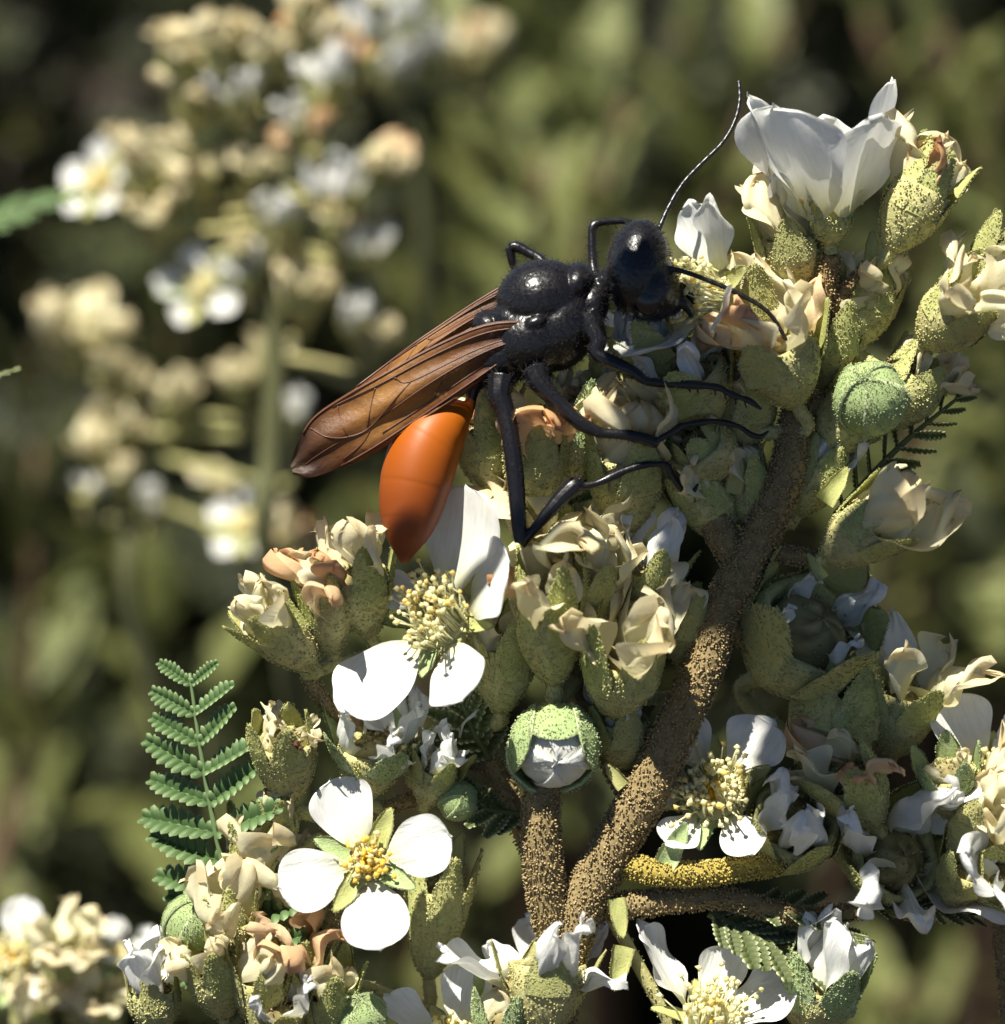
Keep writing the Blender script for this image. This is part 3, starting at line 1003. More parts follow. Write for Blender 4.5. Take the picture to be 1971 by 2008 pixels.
# central mass under the wasp ---------------------------------
dry_flower(main, S5, 1050, 935, -45, (-0.05, 0.95, 0.3), 130, 130, 5, 95, 12, 6, 110, 20, DRO, 15, 'green calyx with orange dry petals behind the long hind leg', ped=14)
dry_flower(main, S5, 955, 905, -75, (-0.15, 0.95, 0.15), 120, 130, 5, 100, 8, 3, 110, 12, DRY, 16, None, ped=14)
dry_flower(main, S5, 1130, 880, -70, (0.05, 1, 0.2), 120, 130, 5, 100, 8, 3, 100, 12, DRY, 17, None, sset=SEPG)
dry_flower(main, S5, 1228, 965, -55, (0.0, 0.92, 0.35), 155, 165, 5, 90, 4, 6, 130, 10, DRY, 18, 'plump green calyx topped with broad cream petals under the middle leg', ped=14)
dry_flower(main, S5, 1222, 800, -95, (0.1, 0.98, 0.1), 130, 120, 5, 70, 10, 4, 150, 15, WIL, 19, None)
dry_flower(main, S5, 1060, 1130, -55, (0.35, 0.85, 0.35), 130, 120, 4, 105, 10, 5, 150, 24, DRY, 20, 'yellow green calyx with long cream dry petals under the hind knee', ped=14)
dry_flower(main, S5, 1080, 1265, 20, (-0.08, 0.95, 0.3), 135, 165, 5, 135, 6, 5, 120, 26, DRY + DRO, 21, 'tall dark green calyx with a central pointed sepal', ped=16)
dry_flower(main, S5, 1150, 1200, -20, (0.18, 0.95, 0.25), 120, 120, 5, 85, 12, 6, 120, 22, DRY, 22, None, ped=14)
dry_flower(main, S5, 1215, 1345, 10, (0.12, 0.86, 0.45), 155, 140, 5, 105, 8, 6, 130, 14, DRY, 23, 'broad green calyx with ragged cream petals left of the stem', ped=16)
dry_flower(main, S5, 1265, 1180, -60, (0.15, 0.95, 0.15), 110, 110, 5, 80, 24, 3, 140, 18, WIL, 24, None, ped=12)
dry_flower(main, S5, 1345, 1255, -45, (0.1, 0.95, 0.2), 110, 110, 5, 70, 14, 5, 80, 20, DRY, 25, None, ped=12)
dry_flower(main, S5, 1220, 1460, -60, (0.0, 0.9, 0.3), 110, 110, 5, 70, 14, 4, 80, 24, WIL, 26, None, ped=12)
# left arm
dry_flower(main, S7b, 572, 1265, 0, (-0.62, 0.68, 0.35), 112, 135, 5, 80, 6, 6, 90, 20, DRY, 27, 'grey green calyx with a rolled cream petal, leftmost of its branch', ped=14)
dry_flower(main, S7b, 645, 1225, -30, (-0.1, 0.95, 0.3), 110, 120, 5, 80, 8, 5, 95, 18, DRO, 28, None, ped=14)
dry_flower(main, S7b, 712, 1185, -35, (-0.2, 0.92, 0.3), 130, 130, 5, 85, 12, 6, 120, 22, DRY, 29, None, ped=13)
dry_flower(main, S7, 985, 1330, -50, (0.05, 0.95, 0.25), 130, 140, 5, 100, 10, 4, 100, 16, DRY, 30, None, ped=13)
# below: bottom withered head, stubs, bracts
dry_flower(main, ST[10:26], 1070, 1960, 15, (0.05, 0.97, -0.05), 160, 140, 4, 60, 20, 7, 120, 78, WIL, 31, 'shaded cup at the foot of the stem with limp narrow white petals', ped=18)
for i, (x, y, z, ax, L, t) in enumerate([(1205, 1520, 10, (-0.6, 0.75, 0.2), 60, 0), (1325, 1655, 25, (0.45, 0.85, 0.2), 95, 1), (1445, 930, 0, (0.15, 0.95, 0.3), 80, 0),
                                      (1640, 950, -10, (0.55, 0.8, 0.2), 85, 0), (1215, 1900, 20, (-0.2, -0.9, 0.3), 90, 0), (1215, 1800, 10, (0.15, -0.9, 0.4), 80, 0),
                                      (1710, 480, -20, (0.05, 1, 0.1), 60, 0), (1565, 560, -20, (0.1, 1, 0.2), 60, 0), (1595, 600, -20, (-0.1, 1, 0.2), 50, 0),
                                      (1600, 1110, -10, (-0.5, 0.8, 0.2), 60, 0), (1500, 1240, 10, (-0.3, 0.9, 0.4), 70, 0)]):
    ax_w = W(*ax)
    rot = frame(T_ * 0.5 + ax_w.cross(R_) * 0.1, ax_w)
    p = P(x, y, z) - ax_w * L * 0.5 * S
    obj('bract', (SEPG if t else SEP)[i % 3], main, p - main.location, rot, (L * S, L * S * 0.75, L * S))

# toothed leaves between the flowers
fern_leaf(main, [(960, 1490, -95), (930, 1440, -70), (905, 1375, -60)], 95, (0.1, 0.3, 0.95), 6, PINE, 41, 60, 'small dark toothed leaf with pale edges left of the round bud')
fern_leaf(main, [(1040, 1600, -75), (960, 1590, -60), (905, 1560, -55)], 85, (0.1, 0.75, 0.6), 6, PINE, 42, 60)
fern_leaf(main, [(1390, 1790, -60), (1500, 1850, -40), (1640, 1920, -30)], 105, (0.25, 0.85, 0.45), 9, PINE, 43, 65, 'toothed leaf with pale tips below the shaded flowers')
fern_leaf(main, [(1470, 1780, -60), (1600, 1790, -40), (1690, 1850, -30)], 80, (0.25, 0.85, 0.45), 7, PINE, 44, 65)
fern_leaf(main, [(1640, 1010, -60), (1760, 880, -70), (1885, 775, -70)], 75, (-0.75, -0.55, 0.25), 9, PINE, 45, 60, 'narrow leaf seen edge on, right of the stem')
fern_leaf(main, [(1700, 1770, -70), (1800, 1775, -60), (1910, 1800, -60)], 75, (0.1, 0.9, 0.4), 7, PINE, 46, 60)
fern_leaf(main, [(1120, 1000, -110), (1140, 900, -95), (1175, 800, -90)], 60, (-0.3, 0.3, 0.9), 7, PIN, 47, 60)

# ------------------------------------------------------------------ LOWER LEFT BRANCH
low = thing('flowering_branch', P(600, 2150, -80), 'sunlit bunch of cream buds with a four-petalled white flower beside the fern leaf', 'flower branch', 'flowering branches of the shrub')
L1 = stem(low, [(640, 3400, -1500, 40), (610, 2700, -450, 34), (600, 2250, -120, 28), (615, 2000, -95, 27), (640, 1850, -100, 24), (650, 1720, -110, 22), (640, 1600, -95, 18)], 'stem', 0.6, 'stem', 51)
L2 = stem(low, [(605, 2080, -90, 20), (500, 1960, -80, 18), (400, 1900, -70, 15), (350, 1870, -60, 12)], 'stem', 0.6, 'side_stem', 52)
L3 = stem(low, [(650, 1720, -110, 16), (740, 1600, -110, 15), (830, 1560, -95, 13)], 'stem', 0.6, 'side_stem', 53)
L4 = stem(low, [(612, 2050, -95, 16), (720, 2060, -50, 15), (820, 2080, -40, 14), (900, 2080, -40, 12)], 'stem', 0.6, 'side_stem', 54)
open_flower(low, L1, 722, 1692, 55, (-0.12, 0.34, 0.92),
            [(114, 148, 158, 80, 6), (196, 150, 160, 82, -6), (279, 146, 172, 84, 0), (14, 142, 158, 80, 8)],
            40, 44, [66, 156, 236, 328], 50, 44, 17, 55, 'wide open flower with four round white petals and a golden centre', pale=False, pset=PETF, ped=11, spread=48, sep_len=85, sep_open=84)
dry_flower(low, L1, 562, 1510, -15, (-0.05, 0.92, 0.45), 125, 140, 5, 75, 6, 6, 65, 20, DRY + DEADP, 56, 'withered calyx with a dark brown hollow', ped=13)
dry_flower(low, L3, 725, 1510, -50, (0.1, 0.85, 0.4), 135, 110, 5, 100, 32, 4, 110, 30, WIL, 57, None, sset=SEPG, ped=12)
open_flower(low, L3, 815, 1480, -60, (0.15, 0.8, 0.45), [(100, 110, 90, 50, 10), (30, 130, 110, 45, 0), (150, 110, 90, 60, 0), (250, 90, 90, 60, 10), (320, 100, 90, 70, 0)], 42, 45, [70, 200, 300], 14, 40, 8, 58, pset=PETR, ped=11)
dry_flower(low, L3, 845, 1540, -40, (0.25, 0.8, 0.4), 90, 90, 5, 60, 14, 5, 80, 20, WIL, 59, None, ped=11)
bud(low, L3, 898, 1570, -35, (0.2, 0.3, 0.9), 38, 60, 5, None, 0, (), 8)
dry_flower(low, L1, 550, 1625, -40, (-0.1, 0.9, 0.3), 80, 80, 5, 50, 6, 4, 50, 16, DRY, 61, None, ped=11)
dry_flower(low, L1, 510, 1755, -85, (0.05, 0.97, 0.25), 110, 120, 5, 130, 4, 4, 130, 10, DRY, 62, None, ped=12)
dry_flower(low, L1, 578, 1815, -95, (0.15, 0.95, 0.25), 110, 110, 5, 90, 10, 6, 110, 14, DRY, 63, None, ped=12)
dry_flower(low, L1, 585, 1925, -60, (0.0, 0.93, 0.36), 120, 120, 5, 90, 8, 6, 110, 14, DRO, 64, 'calyx with an orange dry petal below the wide open flower', ped=12)
bud(low, L2, 376, 1812, -35, (0.25, 0.75, 0.5), 54, 65, 5, 'small smooth green bud above the lower left bunch', 10)
dry_flower(low, L2, 455, 1850, -25, (-0.05, 0.95, 0.3), 110, 110, 5, 90, 8, 6, 100, 16, DRY, 66, None, ped=12)
dry_flower(low, L2, 430, 1945, 0, (-0.15, 0.93, 0.35), 115, 115, 5, 80, 8, 6, 90, 18, DRY, 67, None, ped=12, sset=SEP)
dry_flower(low, L2, 510, 1960, 5, (0.05, 0.93, 0.36), 115, 115, 5, 85, 10, 6, 90, 16, DRY, 68, None, ped=12)
dry_flower(low, L2, 305, 1985, -25, (-0.05, 0.96, 0.28), 105, 110, 4, 60, 8, 5, 105, 6, PETR, 69, 'cup of pale petals at the edge of the lower left bunch', ped=12)
dry_flower(low, L1, 540, 2020, 15, (0.1, 0.9, 0.4), 110, 100, 5, 70, 14, 5, 95, 30, WIL, 70, None, ped=12)
dry_flower(low, L1, 640, 2000, -10, (0.1, 0.95, 0.3), 110, 120, 5, 100, 8, 3, 80, 12, DRY, 71, None, ped=12)
bud(low, L4, 705, 2000, 0, (0.0, 0.8, 0.6), 55, 72, 5, 'knobbly green bud at the foot of the lower left bunch', 0, (), 10, 4)
open_flower(low, L4, 880, 2040, 0, (0.0, 0.8, 0.55), [(150, 120, 110, 68, 0), (70, 130, 130, 60, 0), (20, 130, 120, 66, 0), (270, 110, 110, 66, 0), (210, 110, 110, 66, 0)], 45, 45, [110, 30, 180], 30, 45, 10, 73, 'white flower whose petals just rise over the lower edge of the bunch', ped=11)
dry_flower(low, L4, 980, 2040, -20, (0.15, 0.93, 0.3), 110, 110, 5, 90, 14, 2, 70, 14, DRY, 74, None, sset=SEPG, ped=12)
dry_flower(low, L1, 850, 1830, -120, (0.1, 0.97, 0.1), 120, 180, 5, 120, 6, 0, 60, 10, DRY, 75, None, ped=12)
fern_leaf(low, [(480, 1960, -90), (462, 1800, -80), (425, 1640, -60), (395, 1480, -50), (372, 1320, -45)], 165, (-0.45, 0.45, 0.75), 11, PIN, 76, 84, 'crisp green fern leaf rising left of the open flowers')

# ------------------------------------------------------------------ RIGHT EDGE BRANCH
rig = thing('flowering_branch', P(2000, 2150, -130), 'sunlit flowers and buds cut by the right edge beside the shaded heads', 'flower branch', 'flowering branches of the shrub')
R1 = stem(rig, [(2100, 3400, -1500, 40), (2050, 2700, -450, 32), (2005, 2250, -160, 26), (1985, 1950, -130, 24), (1965, 1760, -120, 22), (1955, 1600, -110, 16)], 'stem', 0.5, 'stem', 81)
open_flower(rig, R1, 1935, 1530, -45, (0.1, 0.55, 0.75), [(115, 150, 170, 72, 0), (50, 130, 130, 75, 0), (-20, 120, 120, 75, 0), (200, 90, 90, 60, 0)], 45, 50, [160, 80, 0, 230], 40, 50, 14, 82, 'flower with one round bright white petal at the right edge', ped=11)
dry_flower(rig, R1, 1868, 1560, -30, (-0.2, 0.9, 0.4), 110, 110, 5, 70, 8, 2, 50, 10, DRY, 83, None, sset=SEPG, ped=12)
dry_flower(rig, R1, 1905, 1650, -20, (0.5, 0.65, 0.5), 130, 120, 5, 85, 12, 6, 120, 20, DRY, 84, None, ped=12)
dry_flower(rig, R1, 1880, 1735, -40, (0.3, 0.75, 0.5), 110, 100, 5, 70, 22, 3, 90, 24, WIL, 85, None, ped=12)
dry_flower(rig, R1, 1955, 1745, -20, (0.3, 0.6, 0.65), 120, 100, 4, 70, 30, 5, 140, 34, PETR, 86, None, ped=12)
dry_flower(rig, R1, 1965, 1660, -25, (0.0, 0.8, 0.6), 110, 100, 5, 70, 14, 6, 100, 26, DRY, 87, None, ped=12)
br = thing('flowering_branch', P(1600, 2200, -90), 'pale half-open bud at the bottom beside the toothed leaf', 'flower branch', 'flowering branches of the shrub')
B1 = stem(br, [(1640, 3400, -1500, 40), (1620, 2700, -450, 30), (1600, 2250, -110, 22), (1600, 2120, -90, 18)], 'stem', 0.5, 'stem', 88)
dry_flower(br, B1, 1600, 1975, -60, (0.15, 0.9, 0.35), 150, 130, 5, 90, 10, 5, 130, 10, PETR, 88, None, ped=13, sset=SEPG)

# ------------------------------------------------------------------ unseen leafy shoot, added to cast shade on the heads right of the stem
def added_shade_shoot():
    def CF(x, y, z):
        return O + R_ * ((x - 985.5) * S) + U_ * ((1004.0 - y) * S) + T_ * (z * S)
    foot = Vector((0.11, 0.05, 0.0))
    b = thing('leafy_branch', foot, 'unseen leafy shoot added above the flower heads to shade them', 'branch')
    sx, sy, sz = SUN_CAM
    targets = [(1400, 840, -40, 1750), (1330, 905, -40, 1900), (1520, 1010, -30, 1800), (1470, 1130, -20, 1900), (1550, 1240, -125, 2050), (1600, 1340, -125, 2150), (1640, 1440, -130, 2250), (1580, 1650, -40, 2450), (1600, 1690, -30, 2500), (1820, 1790, 0, 2620),
               (1730, 1700, -30, 2500), (1790, 1640, -40, 2420),]
    cs = [CF(x + sx / sy * t, y - t, z + sz / sy * t) for x, y, z, t in targets]
    mid = sum(cs, Vector()) / len(cs)
    path = [Vector(p) for p in catmull([foot, Vector((0.10, 0.02, 0.35)), Vector((0.085, -0.02, 0.60)), mid + Vector((0.03, 0.005, 0.02)), mid + Vector((0.0, 0, 0.012)), mid + Vector((-0.025, 0, 0.006))], 8)]
    mb = MB()
    tube(mb, [p - foot for p in path], [0.0025 - 0.0019 * i / len(path) for i in range(len(path))], 8, (0.5, 0, 0), 0.06, random.Random(1))
    mb.build('stem', M['bark'], b)
    r = random.Random(8)
    for i, c in enumerate(cs):
        q = min(path, key=lambda p: (p - c).length)
        x = (c - q)
        L = x.length + 200 * S
        x.normalize()
        zz = sun_dir + rdir(r) * 0.15
        zz = (zz - x * zz.dot(x)).normalized()
        rot = Matrix((x, zz.cross(x), zz)).transposed()
        wdt = max(0.0085, L * 0.75)
        obj('leaf', bg_leaf_mesh('leaf', 560 + i, M['bgleaf'], 14), b, q - foot, rot, (L, wdt, L))
    return b


# ------------------------------------------------------------------ flowering branches out of focus
def soft_branch(stem_pts, items, z, label, seed):
    b = thing('flowering_branch', P(stem_pts[0][0], stem_pts[0][1], z), label, 'flower branch', 'flowering branches of the shrub')
    x0, y0 = stem_pts[0][0], stem_pts[0][1]
    pts = [(x0 * 0.4 + 600, y0 + 1500, z - 2500, 26), (x0 * 0.8 + 200, y0 + 500, z - 500, 22)] + [(p[0], p[1], z - 20, p[2]) for p in stem_pts]
    st = stem(b, pts, 'softstem', 0.0, 'stem', seed)
    for i, it in enumerate(items):
        kind, x, y, rr = it[:4]
        ax = it[4] if len(it) > 4 else (0.2 * math.sin(i * 2.1), 0.9, 0.35)
        zz = z + 40 * math.sin(i * 1.7)
        sd = seed * 10 + i
        if kind == 'open':
            open_flower(b, st, x, y, zz, ax, [(a + 20 * i, rr, rr * 1.05, 80, 0) for a in (10, 82, 154, 226, 298)], rr * 0.36, rr * 0.4, [45, 190, 260], 40, rr * 0.36, rr * 0.16, sd, hairs=0, ped=8)
        elif kind == 'white':
            open_flower(b, st, x, y, zz, ax, [(a + 31 * i, rr, rr * 0.9, 45, 0) for a in (10, 82, 154, 226, 298)], rr * 0.36, rr * 0.5, [45, 260], 12, rr * 0.3, 0, sd, hairs=0, ped=8)
        else:
            ds = {'cream': DRY, 'peach': DRO + DRY, 'grey': WIL}[kind]
            dry_flower(b, st, x, y + rr * 0.3, zz, ax, rr * 1.1, rr * 0.9, 5, rr * 0.6, 12, 7, rr * 0.95, 26, ds, sd, None, 0, ped=8)
    return b


soft_branch([(520, 1080, 22), (530, 900, 22), (540, 700, 22), (520, 500, 20), (530, 300, 18), (540, 160, 15)],
            [('open', 196, 356, 70, (-0.5, 0.35, 0.8)), ('cream', 285, 345, 80), ('cream', 310, 430, 75), ('cream', 400, 355, 48), ('cream', 350, 125, 70), ('cream', 425, 115, 80), ('cream', 505, 125, 75), ('cream', 375, 205, 70),
             ('grey', 470, 200, 65), ('cream', 590, 30, 50), ('peach', 620, 95, 65), ('peach', 690, 140, 60), ('grey', 640, 180, 80), ('peach', 640, 285, 70, (-0.4, 0.8, 0.3)), ('peach', 715, 335, 70, (0.6, 0.7, 0.3)),
             ('grey', 665, 400, 85), ('peach', 655, 445, 50), ('white', 725, 500, 68), ('white', 745, 8, 55), ('open', 395, 565, 72, (-0.1, 0.35, 0.9)), ('grey', 480, 555, 60), ('cream', 595, 590, 72), ('cream', 490, 345, 48),
             ('grey', 560, 440, 55), ('grey', 700, 640, 55), ('cream', 735, 680, 46), ('grey', 600, 250, 60), ('cream', 470, 500, 40)],
            -2600, 'tall blurred raceme of cream buds with one yellow-centred flower on its left side', 401)
soft_branch([(260, 1200, 20), (265, 1000, 20), (260, 850, 18), (230, 740, 15), (170, 690, 13)],
            [('cream', 145, 670, 85), ('cream', 205, 730, 55), ('cream', 245, 765, 50), ('cream', 190, 820, 52), ('cream', 245, 850, 48), ('cream', 200, 885, 55), ('cream', 345, 795, 55), ('white', 175, 968, 38), ('cream', 240, 945, 42), ('grey', 300, 995, 50),
             ('cream', 525, 715, 50), ('cream', 465, 760, 48), ('grey', 560, 830, 60), ('cream', 425, 955, 40)],
            -3400, 'dim blurred raceme of round cream buds behind the wing tip', 402)
soft_branch([(570, 1320, 18), (560, 1220, 18), (540, 1120, 15)],
            [('open', 490, 1030, 70, (-0.2, 0.5, 0.8)), ('peach', 555, 1060, 62), ('cream', 612, 1095, 55)],
            -2900, 'small blurred spray of one flower and two buds left of the orange abdomen', 403)
soft_branch([(110, 2150, 22), (105, 2050, 20), (100, 1950, 16)],
            [('open', 25, 1885, 100, (0.1, 0.4, 0.85)), ('cream', 130, 1880, 90), ('cream', 160, 1960, 80), ('white', 232, 1880, 75), ('cream', 60, 1985, 80), ('cream', 210, 1995, 70)],
            -900, 'slightly blurred white flower and cream buds in the lower left corner', 404)
soft_branch([(820, 300, 16), (800, 180, 16), (790, 100, 14)],
            [('grey', 740, 90, 80), ('grey', 800, 60, 70), ('grey', 870, 110, 60), ('peach', 950, 110, 55), ('grey', 770, 150, 70)],
            -5000, 'very blurred bluish grey flowers near the top', 405)

# ------------------------------------------------------------------ foliage behind
def bg_leaf_mesh(name, seed, mat, pairs=11, lobes=True):
    """feathery leaf, one unit long along +x"""
    r = random.Random(seed)
    mb = MB()
    tube(mb, [Vector((0, 0, 0)), Vector((0.5, 0, 0.04)), Vector((1, 0, 0.0))], [0.014, 0.012, 0.005], 5, (0.7, 0, 0))
    for i in range(pairs):
        t = 0.12 + 0.86 * i / pairs
        for sg in (-1, 1):
            L = 0.19 * math.sin(math.pi * (0.25 + 0.7 * t)) ** 0.8 * r.uniform(0.85, 1.1)
            w2 = 0.07
            b = Vector((t, 0, 0.04 * math.sin(math.pi * t)))
            e = b + Vector((0.35 * L, sg * L, r.uniform(0.0, 0.35) * L))
            d = (e - b).normalized()
            sdv = Vector((1, -sg * 0.3, 0)).normalized()
            V = [b, b + d * L * 0.35 + sdv * w2, b + d * L * 0.8 + sdv * w2 * 0.8, e, b + d * L * 0.8 - sdv * w2 * 0.8, b + d * L * 0.35 - sdv * w2, b + d * L * 0.5 - Vector((0, 0, 0.018))]
            Fs = [(0, 6, 1), (1, 6, 2), (2, 6, 3), (3, 6, 4), (4, 6, 5), (5, 6, 0)]
            c = r.uniform(0.3, 1.0)
            mb.add(V, Fs, [(c, 0, 0)] * 7)
    return mb.mesh(name, mat)


added_shade_shoot()
BGL = [bg_leaf_mesh('leaf', 500 + i, M['bgleaf']) for i in range(4)]


def leafy_branch(px, py, z, length, leaves, leaf_len, lean, seed):
    """leafy shoot; (px, py) is where its tip shows"""
    r = random.Random(seed)
    tip = P(px, py, z)
    up = Vector((lean[0], lean[1], 1)).normalized()
    base = tip - up * length
    foot = Vector((base.x * 0.8 + r.uniform(-.03, .03), base.y + 0.05, 0.0))
    zone = ('beyond the upright tip flower' if px > 1650 and py < 600 else 'beyond the raised antenna of the wasp' if py < 500 and px > 750 else
            'beyond the shaded wilted heads' if px > 1650 else 'beyond the blurred cream raceme' if px < 760 and py < 1000 else
            'beyond the crisp fern leaf' if px < 760 else 'beyond the stalk of the round bud')
    b = thing('leafy_branch', foot, 'out-of-focus green feathery shoot ' + zone, 'branch', 'leafy shoots ' + zone)
    pts = [Vector(p) for p in catmull([foot, foot.lerp(base, 0.6) + Vector((0, 0.02, 0)), base, base.lerp(tip, 0.5) + Vector((r.uniform(-.004, .004), 0, 0)), tip], 6)]
    mb = MB()
    n = len(pts)
    tube(mb, [p - foot for p in pts], [0.0022 - 0.0016 * i / n for i in range(n)], 7, (0.5, 0, 0), 0.08, r)
    mb.build('stem', M['bark'], b)
    a = r.uniform(0, 6)
    for i in range(leaves):
        t = (i + 0.5) / leaves
        p = base.lerp(tip, t)
        a += 2.4
        e = math.radians(r.uniform(5, 55) + 25 * t)
        x = Vector((math.cos(a) * math.cos(e), math.sin(a) * math.cos(e), math.sin(e)))
        zz = Vector((0, 0, 1)) + rdir(r) * 0.35
        zz = (zz - x * zz.dot(x)).normalized()
        rot = Matrix((x, zz.cross(x), zz)).transposed()
        L = leaf_len * r.uniform(0.75, 1.15) * (1 - 0.35 * t)
        obj('leaf', BGL[r.randrange(4)], b, p - foot, rot, (L, L, L))
    return b


rb = random.Random(99)
shoots = []
# upper centre and right: brighter, denser foliage
for i, (x, y, zmm) in enumerate([(900, 60, 190), (1010, 180, 230), (1120, 40, 210), (1230, 200, 170), (1330, 60, 240), (1430, 150, 260), (1060, 320, 150), (1180, 330, 190), (960, 330, 240), (860, 250, 280),
                                 (1560, 0, 210), (1700, 40, 250), (1850, 60, 190), (1950, 160, 150), (1900, 260, 180), (1990, 420, 170), (1780, 150, 300), (1450, 330, 320), (1300, 400, 300), (780, 420, 330),
                                 (1800, 950, 330), (1930, 1150, 260), (1850, 1350, 300), (1960, 900, 380), (1720, 1250, 380), (1760, 1950, 150), (1830, 1900, 240), (1960, 1880, 330),
                                 (60, 60, 330), (200, 90, 380), (40, 500, 300), (120, 330, 360), (330, 640, 260), (300, 560, 300), (80, 860, 160), (250, 1150, 200), (120, 1200, 230), (330, 1050, 300), (480, 1300, 320),
                                 (660, 1060, 260), (700, 1250, 330), (60, 1560, 190), (150, 1500, 300), (950, 1700, 200), (900, 1850, 300), (620, 760, 300), (820, 900, 320), (640, 900, 360)]):
    shoots.append(leafy_branch(x, y, -zmm / 1000 / S, rb.uniform(0.06, 0.11), 16, rb.uniform(0.017, 0.027), (rb.uniform(-.35, .35), rb.uniform(-.2, .2)), 600 + i))

# two leaves that reach in from the left edge
lf = thing('leafy_branch', P(-250, 900, -1500), 'shoot whose blurred green leaf reaches in from the left edge', 'branch')
mbx = MB()
tube(mbx, [P(-420, 2600, -3500) - lf.location, P(-250, 900, -1500) - lf.location, P(-200, 520, -1500) - lf.location], [0.002, 0.0014, 0.0008], 7, (0.5, 0, 0))
mbx.build('stem', M['bark'], lf)
fern_leaf(lf, [(-230, 560, -1500), (-100, 480, -1500), (20, 420, -1500), (145, 385, -1500)], 62, (0.0, 0.7, 0.7), 16, PIN, 91, 70)
fern_leaf(lf, [(-240, 860, -300), (-140, 800, -300), (-60, 760, -300), (30, 725, -300)], 40, (0.0, 0.75, 0.65), 12, PINE, 92, 40)


def deep_foliage():
    """the rest of the shrub: rosettes of feathery leaves in one mass, taller than the flower heads"""
    r = random.Random(5)
    mbl = MB()
    for i in range(7):
        t = 0.10 + 0.88 * i / 7
        for sg in (-1, 1):
            L = 0.22 * math.sin(math.pi * (0.25 + 0.7 * t)) ** 0.8
            b = Vector((t, 0, 0.03)); e = b + Vector((0.35 * L, sg * L, 0.1 * L))
            m = b.lerp(e, 0.55)
            mbl.add([b, m + Vector((0.058, 0, 0)), e, m - Vector((0.058, 0, 0))], [(0, 1, 2), (0, 2, 3)], [(r.uniform(0.3, 1), 0, 0)] * 4)
    mbl.add([Vector((0, 0, 0)), Vector((0.5, 0.012, 0.03)), Vector((1, 0, 0)), Vector((0.5, -0.012, 0.03))], [(0, 1, 2), (0, 2, 3)], [(0.6, 0, 0)] * 4)
    co = np.array([v[:] for v in mbl.v]); fa = np.array(mbl.f); ton = np.array(mbl.c)
    V, Fs, C = [], [], []
    base = 0
    cnt = 0
    while cnt < 1360:
        if cnt < 1300:                       # the side of the shrub that faces the flowers
            d = D + 0.27 + 0.42 * r.random()
            c = CAM + F_ * d + R_ * d * r.uniform(-0.30, 0.30) + U_ * d * r.uniform(-0.30, 0.30)
        else:                               # its unseen top, added to dapple the sunlight
            c = Vector((r.uniform(-0.35, 0.40), r.uniform(0.17, 0.75), r.uniform(0.6, 1.0)))
            if (c - CAM).dot(F_) * 0.2 > abs((c - CAM).dot(U_)) or c.z > 0.66 + 0.9 * (c.y - 0.12):
                continue
        if c.z < 0.02:
            continue
        n = r.randint(9, 15)
        q = r.uniform(0.45, 1.0)
        a = r.uniform(0, 6)
        up = (Vector((0, -0.25, 1)) + rdir(r) * 0.5).normalized()
        fr = frame(up)
        for j in range(n):
            a += 2.4
            e = math.radians(r.uniform(0, 60))
            xx = fr @ Vector((math.cos(a) * math.cos(e), math.sin(a) * math.cos(e), math.sin(e)))
            p = c + up * (j * 0.0022)
            L = r.uniform(0.016, 0.028)
            zz = up + rdir(r) * 0.3
            zz = (zz - xx * zz.dot(xx)).normalized()
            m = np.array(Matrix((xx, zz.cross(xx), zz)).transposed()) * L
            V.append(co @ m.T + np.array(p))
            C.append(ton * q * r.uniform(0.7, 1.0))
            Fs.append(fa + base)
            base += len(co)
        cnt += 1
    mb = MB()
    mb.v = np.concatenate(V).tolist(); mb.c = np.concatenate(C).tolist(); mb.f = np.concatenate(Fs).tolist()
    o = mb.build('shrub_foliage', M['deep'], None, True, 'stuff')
    o['label'] = 'leaf mass of the shrub far behind, shade painted into its dark green'
    o['category'] = 'foliage'


deep_foliage()

